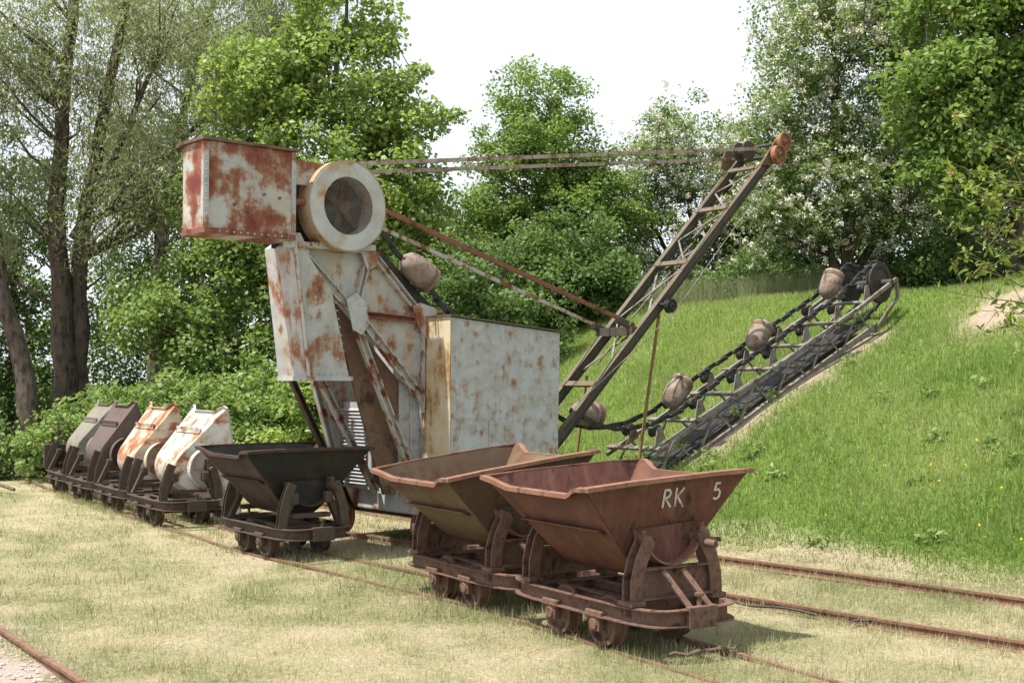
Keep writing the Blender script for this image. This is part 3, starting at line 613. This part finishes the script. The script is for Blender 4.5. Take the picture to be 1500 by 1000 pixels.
MB().bar((4.2, -.33, lz(4.2, .08)), (9.3, -.33, lz(9.3, .08)), .62, .02, up=lup).build('ladder_floor', M['black'], EX)
for k in range(7):
    a_ = 4.0 + k * .86
    MB().bar((a_, -.80, lz(a_, .50)), (a_, .16, lz(a_, .50)), .09, .035, up=lup).build('ladder_crossbar', M['ladder'], EX)
    for v_ in (-.56, -.06):
        MB().lathe((a_ + .18, v_, lz(a_ + .18, .66)), (0, 1, 0), [(.02, -.06), (.09, -.06), (.075, -.03), (.075, .03), (.09, .06), (.02, .06)], 18, closed=True).build('ladder_roller', M['black'], EX, smooth=True)
        MB().prism([(a_ + .08, v_ - .085, lz(a_ + .08, .5)), (a_ + .30, v_ - .085, lz(a_ + .30, .5)), (a_ + .22, v_ - .085, lz(a_ + .2, .72)), (a_ + .14, v_ - .085, lz(a_ + .15, .72))], (0, .016, 0)).build('roller_bracket', M['ladder'], EX)
def chain(path, v_):
    b = MB(); P = [Vector((p[0], v_, p[1])) for p in path]; tot = sum((P[i + 1] - P[i]).length for i in range(len(P) - 1)); n = int(tot / .22); out_ = []
    for k in range(n + 1):
        d = tot * k / n; i = 0
        while i < len(P) - 2 and d > (P[i + 1] - P[i]).length: d -= (P[i + 1] - P[i]).length; i += 1
        out_.append(P[i] + (P[i + 1] - P[i]).normalized() * d)
    for i in range(n):
        o = Vector((0, .018 if i % 2 else -.018, 0)); b.bar(out_[i] + o, out_[i + 1] + o, .022, .065, up=lup)
        b.tube([out_[i] - Vector((0, .05, 0)), out_[i] + Vector((0, .05, 0))], .026, 8)
    return b
top_run = [(9.95, 3.86), (9.7, 3.90), (8.6, 3.24), (7.3, 2.66), (5.8, 2.00), (4.7, 1.45), (4.1, 1.28), (3.47, 1.22), (3.0, 1.30), (2.55, 1.50)]
for v_ in (-.56, -.06): chain(top_run, v_).build('bucket_chain', M['black'], EX)
for v_ in (-.30, .10): chain([(2.3, 1.4), (.75, 2.70), (-.30, 3.62)], v_).build('bucket_chain', M['black'], EX)
MB().prism(P3(-.22, (.75, 2.60), (-.36, 3.52), (-.52, 3.34), (.45, 2.60)), (0, .35, 0)).build('chain_guide', M['black'], EX)
for v_ in (-.52, -.10): chain([(9.9, 3.22), (9.6, 2.98), (8, 2.24), (6, 1.38), (4.2, .62)], v_).build('bucket_chain', M['black'], EX)
for v_ in (-.60, -.02):
    MB().lathe((9.78, v_, 3.54), (0, 1, 0), [(.05, -.03), (.08, -.03), (.24, -.015), (.27, -.04), (.34, -.04), (.34, .04), (.27, .04), (.24, .015), (.05, .03)], 30, closed=True).build('end_wheel', M['dark'], EX, smooth=True)
MB().tube([(9.78, -.85, 3.54), (9.78, .2, 3.54)], .05, 12).build('end_shaft', M['boom'], EX)
for v_ in (-.82, .18):
    MB().bar((8.75, v_, lz(8.75, .52)), (9.95, v_, 3.60), .05, .06, up=lup).build('end_bearer', M['ladder'], EX)
    MB().bar((9.35, v_, lz(9.35, .0)), (9.98, v_, 3.28), .04, .05, up=lup).bar((9.98, v_, 3.28), (9.96, v_, 3.62), .05, .06, up=(1, 0, 0)).build('end_guard', M['ladder'], EX)
for k in range(5):       # slack cables hanging along the ladder
    a_ = 4.6 + k * .95; pts = [(a_ + .16 * i, -.84 + .02 * (k % 2), lz(a_ + .16 * i, .50 - .30 * math.sin(math.pi * i / 6) * (.6 + .2 * (k % 3)))) for i in range(7)]
    MB().tube(pts, .008, 5).build('slack_cable', M['black'], EX)
def bucket(u, z, ang, mat='bucket'):
    a = math.radians(ang); ax = Vector((math.cos(a), 0, math.sin(a))); c = Vector((u, -.31, z)); b = MB()
    pr = [(.162, 0), (.166, .02), (.164, .24), (.15, .34), (.12, .42), (.07, .465), (.001, .48)]
    o = b.lathe(c, ax, pr, 26).build('bucket', M[mat], EX, smooth=True, solid=.012)
    MB().lathe(c + ax * .07, ax, [(.160, -.03), (.175, -.03), (.177, .03), (.162, .03)], 26, closed=True).build('bucket_band', M['brown'], o, smooth=True)
    return o
bucket(5.06, 1.88, 228); bucket(6.98, 2.74, 230); bucket(8.90, 3.66, 238)
bucket(3.30, 1.43, 176); bucket(.44, 3.08, 148)
for i in range(4): MB().tube([(8.8 + .12 * i, -.3 + .1 * i, 3.5), (8.1 + .1 * i, -.2 + .2 * i, 4.6)], .006, 5).build('loose_wire', M['boom'], EX)

# ------------------------------------------------------------------ trees and shrubs
def leaf_cloud(centres, per, rad, L, W, seed, up=.55, flat=.7, droop=0.0, outc=None):
    r = np.random.default_rng(seed); n = len(centres) * per
    C = np.repeat(centres, per, 0); rr = np.repeat(rad, per) if hasattr(rad, '__len__') else rad
    off = r.normal(size=(n, 3)); off /= np.linalg.norm(off, axis=1)[:, None] + 1e-6; off *= (r.random(n) ** .45 * rr)[:, None] if hasattr(rr, '__len__') else (r.random(n) ** .45 * rr)[:, None]
    off[:, 2] *= flat
    if droop: off[:, 2] -= droop * r.random(n)
    P = C + off
    nrm = r.normal(size=(n, 3)); nrm[:, 2] += up * 2; nrm += off / (np.abs(off).max() + 1e-6) * .8; nrm /= np.linalg.norm(nrm, axis=1)[:, None]
    d = r.normal(size=(n, 3));
    if droop: d[:, 2] -= 1.6
    d -= nrm * (d * nrm).sum(1)[:, None]; d /= np.linalg.norm(d, axis=1)[:, None] + 1e-6
    s = np.cross(nrm, d); k = r.uniform(.65, 1.25, n)[:, None]
    vs = np.stack([P, P + d * L * .45 * k + s * W * .5 * k, P + d * L * k + nrm * -.1 * L, P + d * L * .45 * k - s * W * .5 * k], 1).reshape(-1, 3)
    fs = np.arange(4 * n).reshape(-1, 4)
    cl = np.repeat(r.normal(.5, .22, len(centres)), per); tint = np.clip(cl + r.normal(0, .16, n), 0, 1)
    return vs, fs, np.repeat(tint, 4)
def in_lobes(lobes, n, r, shell=.5):
    vol = np.array([l[1][0] * l[1][1] * l[1][2] for l in lobes]) ** .75; idx = r.choice(len(lobes), n, p=vol / vol.sum())
    d = r.normal(size=(n, 3)); d /= np.linalg.norm(d, axis=1)[:, None]; q = r.random(n) ** shell
    c = np.array([l[0] for l in lobes])[idx]; R = np.array([l[1] for l in lobes])[idx]
    return c + d * R * q[:, None]
def tree(name, label, cat, base, trunks, lobes, n, per, rad, L, W, leaf, seed, group=None, up=.55, flat=.7, droop=0, blossom=0, shell=.5, limbs=60, bark='bark', wig=.12):
    """trunks: list of (path, r0, r1) relative to the base; lobes: ellipsoids of the crown relative to the base"""
    r = np.random.default_rng(seed); z0 = hz(base[0], base[1]) - .08; z0 -= .4 * float(sstep(3, 4.5, z0))
    root = empty(name, (base[0], base[1], z0)); tag(root, label, cat, group)
    cen = in_lobes(lobes, n, r, shell); tb = MB(); axis = []
    for path, r0, r1 in trunks:
        P = [Vector(p) for p in path]; Q = []
        for i in range(len(P) - 1):
            for k in range(4): Q.append(P[i].lerp(P[i + 1], k / 4) + Vector((r.normal(0, wig * .3), r.normal(0, wig * .3), 0)) * (1 if i + k else 0))
        Q.append(P[-1]); rd = [r0 + (r1 - r0) * i / (len(Q) - 1) for i in range(len(Q))]; rd[0] *= 1.3
        tb.tube(Q, rd, 9); axis += list(zip(Q, rd))
    A = np.array([tuple(a[0]) for a in axis]); 
    for i in r.choice(len(cen), min(limbs, len(cen)), replace=False):
        c = cen[i]; dd = np.linalg.norm(A - (c - np.array([0, 0, np.linalg.norm(c[:2]) * .5 + .4])), axis=1); j = int(dd.argmin())
        a = Vector(A[j]); b = Vector(c); m1 = a.lerp(b, .35) + Vector((r.normal(0, .12), r.normal(0, .12), .05)); m2 = a.lerp(b, .7) + Vector((r.normal(0, .15), r.normal(0, .15), .12))
        r0 = min(axis[j][1] * .6, .012 + .014 * (b - a).length); tb.tube([a, m1, m2, b], [r0, r0 * .7, r0 * .45, r0 * .2], 5, caps=False)
    tb.build('trunk', M[bark], root, smooth=True)
    radv = r.uniform(.6, 1.3, n) * rad
    vs, fs, t = leaf_cloud(cen, per, radv, L, W, seed + 1, up, flat, droop)
    mesh_np('crown', vs, fs, M[leaf], root, dict(tint=t))
    if blossom:
        bc = cen[r.random(n) < .8]; pick = np.repeat(bc, 5, 0) + r.normal(0, rad * .62, (len(bc) * 5, 3)) + np.array([-.1, -.12, .06]) * rad
        vs, fs, t = leaf_cloud(pick, blossom, .085, .045, .042, seed + 2, .6, 1.0)
        mesh_np('blossom', vs, fs, M['blossom'], root, dict(tint=t))
    return root
def lob(*a): return [((x, y, z), (rx, ry, rz)) for (x, y, z, rx, ry, rz) in a]
G = 'trees behind the excavator'
# tall willow with twin dark trunks
tree('willow_tree', 'tall willow with twin dark trunks at the left edge', 'tree', (-9.9, 27.0), [([(0, 0, 0), (.1, 0, 2.2), (-.15, 0, 5), (-.05, 0, 8), (.3, 0, 12)], .30, .10), ([(.35, .3, 0), (.25, .3, 2.4), (.35, .2, 5.5), (.9, .2, 8.5), (1.6, .2, 12)], .26, .07), ([(.2, .2, 5.2), (.9, .4, 7), (2.0, .5, 9.5)], .12, .04)],
     lob((-.5, 0, 9.5, 3.0, 2.2, 3.2), (2.0, .3, 9.8, 2.2, 2, 2.6), (1.2, -.4, 6.4, 2.0, 1.6, 1.6), (-1.5, -.3, 6.0, 1.6, 1.5, 1.5), (2.6, .2, 6.8, 1.4, 1.4, 1.8)), 350, 105, .62, .16, .032, 'leaf_willow', 21, G, .2, 1.0, .45, limbs=80)
tree('willow_tree', 'bare leaning willow trunk cut by the left edge of the picture', 'tree', (-9.55, 25.2), [([(0, 0, 0), (-.45, 0, 2.0), (-.95, 0, 4.2), (-1.8, .2, 7.5), (-2.6, .4, 10)], .24, .08)],
     lob((-2.2, .3, 8.2, 1.6, 1.6, 2.4), (-1.6, 0, 5.2, .9, .9, .9)), 150, 100, .55, .17, .034, 'leaf_willow', 22, G, .2, 1.0, .45, limbs=30)
tree('willow_tree', 'slender pale willow leaning right behind the counterweight box', 'tree', (-9.3, 32), [([(0, 0, 0), (0, 0, 4), (.3, 0, 7), (.9, 0, 10), (1.9, 0, 13.5)], .22, .06), ([(.4, 0, 7.6), (1.4, .3, 9.4), (3.2, .3, 11.5)], .09, .03)],
     lob((1.2, 0, 11.2, 2.8, 2, 2.8), (2.8, 0, 9.6, 2.0, 1.6, 1.8), (-.8, 0, 8.2, 1.5, 1.5, 1.6), (3.6, 0, 12, 1.6, 1.4, 1.6)), 400, 95, .62, .18, .036, 'leaf_willow', 23, G, .2, 1.0, .45, limbs=60)
# maple behind the drum
tree('maple_tree', 'bright green maple rising behind the excavator drum housing', 'tree', (-3.9, 26.5), [([(0, 0, 0), (.1, 0, 3), (0, 0, 6), (.3, 0, 9.6)], .17, .03), ([(.05, 0, 3), (-.9, .2, 5.2), (-1.7, .2, 7.8)], .09, .02), ([(.05, 0, 4), (1.0, .1, 6), (1.7, .1, 7.6)], .08, .02)],
     lob((-.1, 0, 8.2, 1.5, 1.3, 1.9), (1.2, 0, 6.6, 1.5, 1.2, 1.1), (-1.4, 0, 6.9, 1.4, 1.3, 1.6), (.2, -.2, 5.0, 2.3, 1.5, 1.4), (-1.6, 0, 4.2, 1.5, 1.4, 1.4), (1.4, 0, 4.2, 1.3, 1.2, 1.2)), 360, 110, .48, .125, .10, 'leaf_maple', 31, G, limbs=130)
tree('maple_tree', 'lower light green maple between counterweight box and willow trunks', 'tree', (-6.4, 26.2), [([(0, 0, 0), (.1, 0, 2), (-.1, 0, 4), (.1, 0, 6.2)], .11, .02)],
     lob((.2, 0, 5.6, 1.2, 1.1, 1.4), (.7, 0, 4.0, 1.6, 1.2, 1.1), (-.8, -.2, 3.2, 1.5, 1.2, 1.0), (.6, -.3, 2.2, 1.6, 1.2, 1.0)), 240, 110, .45, .115, .09, 'leaf_bush', 32, G, limbs=80)
# round crowned tree
tree('hornbeam_tree', 'dense round crowned green tree in the middle background', 'tree', (1.2, 30.5), [([(0, 0, 0), (.05, 0, 2), (0, 0, 4), (-.3, 0, 5.6)], .15, .03)],
     lob((-.5, 0, 5.7, 1.2, 1.1, 1.2), (-.6, 0, 4.4, 1.85, 1.6, 1.2), (.2, 0, 2.8, 2.1, 1.7, 1.1), (-1.6, -.2, 2.6, 1.6, 1.4, 1.1), (.8, 0, 3.7, 1.1, 1.1, .9), (-.2, -.3, 1.7, 2.0, 1.4, .8)), 520, 115, .40, .10, .065, 'leaf_round', 41, G, limbs=110)
# hawthorns in blossom
tree('hawthorn_tree', 'smaller white blossoming hawthorn behind the boom tip', 'tree', (4.6, 32.0), [([(0, 0, 0), (.1, 0, 2), (0, 0, 4.6)], .12, .03), ([(0, 0, .6), (-.8, 0, 2.4), (-1.2, 0, 3.8)], .08, .02)],
     lob((0, 0, 4.6, 1.6, 1.5, 1.5), (-1.2, 0, 3.6, 1.4, 1.3, 1.5), (1.2, 0, 3.4, 1.4, 1.3, 1.5), (0, -.4, 1.8, 2.1, 1.4, 1.1)), 300, 85, .42, .09, .06, 'leaf_haw', 51, 'hawthorns in blossom on the bank', blossom=24, limbs=90)
tree('hawthorn_tree', 'big white blossoming hawthorn on top of the bank', 'tree', (7.2, 26.6), [([(0, 0, 0), (.1, 0, 2), (-.2, 0, 4.5), (-.2, 0, 7.5)], .17, .03), ([(.1, 0, .5), (1.0, 0, 2.6), (1.6, 0, 5)], .11, .03), ([(0, 0, .8), (-1.0, 0, 2.8), (-1.3, 0, 4.6)], .10, .02)],
     lob((-.2, 0, 6.2, 1.7, 1.6, 1.9), (-1.0, 0, 4.0, 1.6, 1.5, 1.6), (1.2, 0, 4.4, 1.7, 1.5, 1.8), (.2, -.4, 2.4, 2.0, 1.5, 1.3), (1.4, .0, 6.6, 1.5, 1.4, 1.5), (-1.5, -.2, 2.2, 1.2, 1.2, 1.0)), 560, 90, .42, .09, .06, 'leaf_haw', 52, 'hawthorns in blossom on the bank', blossom=24, limbs=150)
tree('maple_tree', 'dark green maple overhanging the top right of the bank', 'tree', (9.9, 24.2), [([(0, 0, 0), (.1, 0, 2), (0, 0, 4.5), (0, 0, 7.5)], .18, .03), ([(0, 0, 1.5), (-1.0, -.3, 3.2), (-1.7, -.4, 4.6)], .09, .02)],
     lob((-.2, 0, 6.0, 1.9, 1.6, 2.0), (-1.2, -.3, 4.2, 1.4, 1.3, 1.3), (.9, 0, 4.2, 1.5, 1.3, 1.5), (-.9, -.4, 2.6, 1.2, 1.2, .9)), 330, 115, .5, .125, .10, 'leaf_round', 61, limbs=110, group=G)
# background wood behind
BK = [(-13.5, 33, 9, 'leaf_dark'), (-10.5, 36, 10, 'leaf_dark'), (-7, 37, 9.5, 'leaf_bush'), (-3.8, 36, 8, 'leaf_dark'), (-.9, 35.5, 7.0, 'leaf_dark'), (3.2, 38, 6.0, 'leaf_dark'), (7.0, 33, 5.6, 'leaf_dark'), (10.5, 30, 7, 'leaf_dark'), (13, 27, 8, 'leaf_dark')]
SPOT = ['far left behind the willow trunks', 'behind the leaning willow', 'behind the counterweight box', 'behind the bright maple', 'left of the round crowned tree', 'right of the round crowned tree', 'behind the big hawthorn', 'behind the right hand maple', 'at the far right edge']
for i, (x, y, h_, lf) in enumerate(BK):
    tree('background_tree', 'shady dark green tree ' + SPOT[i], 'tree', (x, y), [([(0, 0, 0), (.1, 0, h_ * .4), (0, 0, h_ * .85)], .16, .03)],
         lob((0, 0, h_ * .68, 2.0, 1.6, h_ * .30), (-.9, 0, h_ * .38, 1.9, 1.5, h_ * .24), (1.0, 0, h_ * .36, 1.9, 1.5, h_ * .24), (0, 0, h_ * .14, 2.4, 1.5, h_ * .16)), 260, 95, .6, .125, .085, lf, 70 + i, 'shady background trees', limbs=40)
# shrubs behind the tipped wagons and at the wood edge
SH = [(-8.0, 24.6, 1.9, 1.5, 'leaf_bush', 'leafy light green shrub above the dark tipped wagons'), (-6.0, 24.2, 2.1, 1.6, 'leaf_bush', 'leafy green shrub above the white tipped wagon'), (-4.2, 23.2, 1.9, 1.5, 'leaf_bush', 'leafy green shrub behind the black wagon'), (-2.9, 22.2, 2.2, 1.3, 'leaf_maple', 'bright shrub beside the louvred tower panel'),
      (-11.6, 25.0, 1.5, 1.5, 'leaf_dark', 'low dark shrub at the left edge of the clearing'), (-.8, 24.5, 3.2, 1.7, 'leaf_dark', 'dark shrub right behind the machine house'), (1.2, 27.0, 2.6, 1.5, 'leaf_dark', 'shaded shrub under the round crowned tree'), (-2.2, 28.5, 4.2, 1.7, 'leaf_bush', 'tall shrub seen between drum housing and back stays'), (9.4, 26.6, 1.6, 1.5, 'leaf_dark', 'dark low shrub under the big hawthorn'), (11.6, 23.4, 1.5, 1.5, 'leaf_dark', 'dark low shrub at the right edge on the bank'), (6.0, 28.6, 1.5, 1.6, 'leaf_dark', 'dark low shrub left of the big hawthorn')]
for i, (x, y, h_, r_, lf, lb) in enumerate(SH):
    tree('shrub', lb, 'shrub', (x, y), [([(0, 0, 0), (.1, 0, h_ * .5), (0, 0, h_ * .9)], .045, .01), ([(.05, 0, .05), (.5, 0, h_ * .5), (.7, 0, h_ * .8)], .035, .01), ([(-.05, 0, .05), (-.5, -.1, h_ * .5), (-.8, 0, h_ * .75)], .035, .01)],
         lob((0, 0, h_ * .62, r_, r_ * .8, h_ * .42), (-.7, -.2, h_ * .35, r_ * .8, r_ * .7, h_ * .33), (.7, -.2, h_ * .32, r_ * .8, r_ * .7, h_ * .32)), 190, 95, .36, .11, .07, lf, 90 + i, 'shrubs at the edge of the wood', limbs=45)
# bough with opening leaves reaching in from the right
r = np.random.default_rng(4); sx, sy = 6.55, 14.4; sz = hz(sx, sy)
root = empty('sapling', (sx, sy, sz)); tag(root, 'young budding sapling reaching in from the right edge', 'sapling')
tb = MB(); tips = []
tb.tube([(0, 0, -.1), (.05, 0, 1.4), (0, 0, 3.6)], [.04, .03, .012], 7)
for k in range(17):
    z0 = r.uniform(.9, 3.3); a = Vector((.03, 0, z0)); ln = r.uniform(1.0, 2.0); q = Vector((-1, r.normal(0, .35), r.normal(.12, .28))).normalized(); pts = [a]
    for j in range(5): q = (q + Vector((0, r.normal(0, .12), r.normal(.03, .13)))).normalized(); pts.append(pts[-1] + q * ln / 5)
    tb.tube(pts, [.011, .009, .008, .006, .004, .003], 5); tips += [tuple(p) for p in pts[2:]]
    for j in (2, 3, 4):
        e_ = pts[j] + Vector((r.normal(-.15, .1), r.normal(0, .12), r.normal(.1, .15))); tb.tube([pts[j], e_], [.005, .002], 4); tips += [tuple(e_)] * 2
tb.build('trunk', M['twig'], root, smooth=True)
vs, fs, t = leaf_cloud(np.array(tips), 4, .07, .12, .045, 5, .5, 1.0); mesh_np('crown', vs, fs, M['leaf_sap'], root, dict(tint=t))
bt = np.array(tips)[r.random(len(tips)) < .3]; vs, fs, t = leaf_cloud(bt, 3, .02, .05, .03, 6, .2, 1.0); tag(mesh_np('buds', vs, fs, M['bud'], root, dict(tint=t)), kind='stuff')

# ------------------------------------------------------------------ grass
def blades(name, x, y, hgt, wid, lean, tint, mat, seed):
    r = np.random.default_rng(seed); n = len(x); z = height(x, y) - .004; a = r.uniform(0, 2 * np.pi, n); b = r.uniform(0, 2 * np.pi, n); ln = np.abs(r.normal(0, lean, n)) * hgt
    s = np.c_[np.cos(a), np.sin(a), np.zeros(n)] * wid[:, None] * .5; P = np.c_[x, y, z]
    T = P + np.c_[np.cos(b) * ln, np.sin(b) * ln, np.sqrt(np.maximum(hgt ** 2 - np.minimum(ln, hgt * .95) ** 2, 1e-6))]
    vs = np.stack([P - s, P + s, T], 1).reshape(-1, 3)
    return tag(mesh_np(name, vs, np.arange(3 * n).reshape(-1, 3), M[mat], None, dict(tint=np.repeat(tint, 3))), kind='stuff')
r = np.random.default_rng(77)
# mown dry lawn
n = 420000; rad = 6.2 * (24 / 6.2) ** r.random(n); th = r.uniform(-.47, .47, n); x, y = rad * np.sin(th), rad * np.cos(th)
u, v = to_uv(x, y); keep = (u < 3.0) & (rail_dist_left(x, y) + .5 * (vnoise(x, y, .35) - .5) > -.05)
x, y, rad, u = x[keep], y[keep], rad[keep], u[keep]; gr = greenness(x, y); sk = np.clip(1 - gr * 1.1 + r.normal(0, .36, len(x)), 0, 1)
long_ = (np.abs(u - .95) < 1.1) * .4
hg = r.uniform(.018, .06, len(x)) * (.75 + .9 * gr) * (1 + long_) * (1 + .9 * (vnoise(x, y, .22) > .72)); wd = r.uniform(.003, .006, len(x)) * np.clip(rad / 8, 1, 2.2)
tag(blades('lawn', x, y, hg, wd, 2.2, sk, 'lawn', 1), 'short dry mown grass on the flat yard', 'grass')
# longer tufts along rails and under wagons
cx, cy = [], []
sp = np.array(skip_path)
for k in range(900):
    i = r.integers(0, len(sp) - 1); f = r.random(); p = sp[i] * (1 - f) + sp[i + 1] * f; d = sp[i + 1] - sp[i]; d = d / np.linalg.norm(d); o = r.choice([-.33, .33, 0, .1, -.45, .5]) + r.normal(0, .08)
    m_ = 14; cx.append(p[0] + d[1] * o + r.normal(0, .035, m_)); cy.append(p[1] - d[0] * o + r.normal(0, .035, m_))
for k in range(700):
    uu_ = r.choice([.09, 1.8, .09, 1.8, .9, 2.5]) + r.normal(0, .14); p = to_xy(uu_, r.uniform(-9, 3)); m_ = 12; cx.append(p[0] + r.normal(0, .04, m_)); cy.append(p[1] + r.normal(0, .04, m_))
x, y = np.concatenate(cx), np.concatenate(cy); n = len(x)
tag(blades('grass_tufts', x, y, r.uniform(.05, .15, n), r.uniform(.004, .008, n), .5, np.clip(r.normal(.35, .25, n), 0, 1), 'lawn', 2), 'longer grass tufts along the rails', 'grass')
# lush bank
n = 430000; v = 15 - 24 * r.random(n) ** .8; u = 2.55 + 12.5 * r.random(n) ** 1.15; x, y = to_xy(u, v); keep = (bare(x, y) < r.uniform(.15, .9, n)) & (y > 6) & (np.abs(x) < y * .5); x, y, u = x[keep], y[keep], u[keep]; n = len(x)
pt = vnoise(x, y, .9); hg = r.uniform(.05, .14, n) * (.4 + 1.0 * pt) * sstep(2.4, 3.6, u) + .03
tag(blades('bank_grass', x, y, hg, r.uniform(.008, .018, n), .8, np.clip(.15 + .75 * (vnoise(x + 5, y, 1.3) - .25) + r.normal(0, .2, n), 0, 1), 'hillgrass', 3), 'lush green grass on the bank', 'grass')
# tall pale grass on the crest
n = 60000; u = r.uniform(12.6, 15.5, n); v = r.uniform(2.5, 13, n); x, y = to_xy(u, v); k = vnoise(x, y, 1.2) > .35; x, y = x[k], y[k]; n = len(x)
tag(blades('tall_grass', x, y, r.uniform(.35, .95, n), r.uniform(.008, .014, n), .3, np.clip(r.normal(.55, .25, n), 0, 1), 'reed', 4), 'pale tall grass along the crest of the bank', 'grass')
# weeds and yellow flowers on the bank
wc = []
for k in range(42):
    p = to_xy(r.uniform(3.0, 8), r.uniform(-8, 1)); wc.append((p[0], p[1], hz(*p) + .06))
vs, fs, t = leaf_cloud(np.array(wc), 40, .16, .10, .05, 15, .6, .6); tag(mesh_np('weeds', vs, fs, M['leaf_bush'], None, dict(tint=t)), 'broad leaved weeds among the bank grass', 'weeds', kind='stuff')
fc_ = []
for k in range(26):
    p = to_xy(r.normal(4.3, .7), r.normal(-5.2, .8)); fc_.append((p[0], p[1], hz(*p) + r.uniform(.1, .2)))
vs, fs, t = leaf_cloud(np.array(fc_), 4, .010, .022, .022, 16, .8, 1.0); tag(mesh_np('yellow_flowers', vs, fs, M['flower'], None, dict(tint=t)), 'small yellow flowers dotted in the bank grass', 'flowers', kind='stuff')
# loose things on the ground
b = MB(); pts = [(1.70 + .16 * i + .03 * math.sin(i * 1.7), 10.75 - .09 * i + .10 * math.sin(i * .9), .035 + .012 * math.sin(i * 2.1)) for i in np.arange(0, 5.01, .25)]
tag(b.tube(pts, .012, 6).build('cable', M['black']), 'short black cable lying by the rail right of the red wagon', 'cable')
b = MB(); pts = [(2.75 + .16 * i, 9.95 - .12 * i + .08 * math.sin(i * .8), .03 + .01 * math.sin(i * 1.7)) for i in np.arange(0, 8.01, .25)]
tag(b.tube(pts, .012, 6).build('cable', M['black']), 'long black cable lying between the wide rails at right', 'cable')
b = MB(); pts = [(1.05 + .09 * i, 8.62 + .05 * i + .03 * math.sin(i * 2), .03 + .015 * (i % 2)) for i in range(8)]
tag(b.tube(pts, [.008, .013, .012, .016, .013, .012, .010, .005], 7).build('branch', M['twig']), 'fallen dead branch in the shadow of the red wagon', 'branch')
b = MB(); b.tube([(-8.6, 21.3, .08), (-9.4, 21.9, .22), (-10.4, 22.4, .30)], [.03, .035, .02], 6).tube([(-9.3, 21.8, .2), (-9.9, 21.6, .42)], [.02, .008], 5)
tag(b.build('branch', M['twig']), 'thin fallen bough on the grass left of the last wagon', 'branch')
# gravel stones beside the near left rail
st = MB(); n = 0
for k in range(1500):
    t_ = r.uniform(-5, 5); o = -abs(r.normal(0, .55)) - .06; x_, y_ = -2.62 - .578 * t_ + .816 * o, 7.74 + .816 * t_ + .578 * o; s_ = r.uniform(.008, .022); z_ = hz(x_, y_) + s_ * .3
    P = [Vector((x_, y_, z_)) + Vector(d) * s_ * r.uniform(.7, 1.3) for d in ((1, 0, 0), (-1, .2, 0), (0, 1, .1), (.1, -1, 0), (0, 0, .8), (0, 0, -.6))]
    st.add(P, [(0, 2, 4), (2, 1, 4), (1, 3, 4), (3, 0, 4), (2, 0, 5), (1, 2, 5), (3, 1, 5), (0, 3, 5)])
def stonemat():
    m, n, l, bs = newmat('gravel_stone'); tc = n.new('ShaderNodeTexCoord'); k = _noise(n, l, tc.outputs['Object'], 30, 3)
    l.new(_ramp(n, l, k.outputs['Fac'], [(.3, (.26, .20, .17)), (.7, (.56, .48, .42))]).outputs[0], bs.inputs['Base Color']); bs.inputs['Roughness'].default_value = .9; return m
tag(st.build('gravel', stonemat()), 'pale pinkish gravel beside the near left rail', 'gravel', kind='stuff')
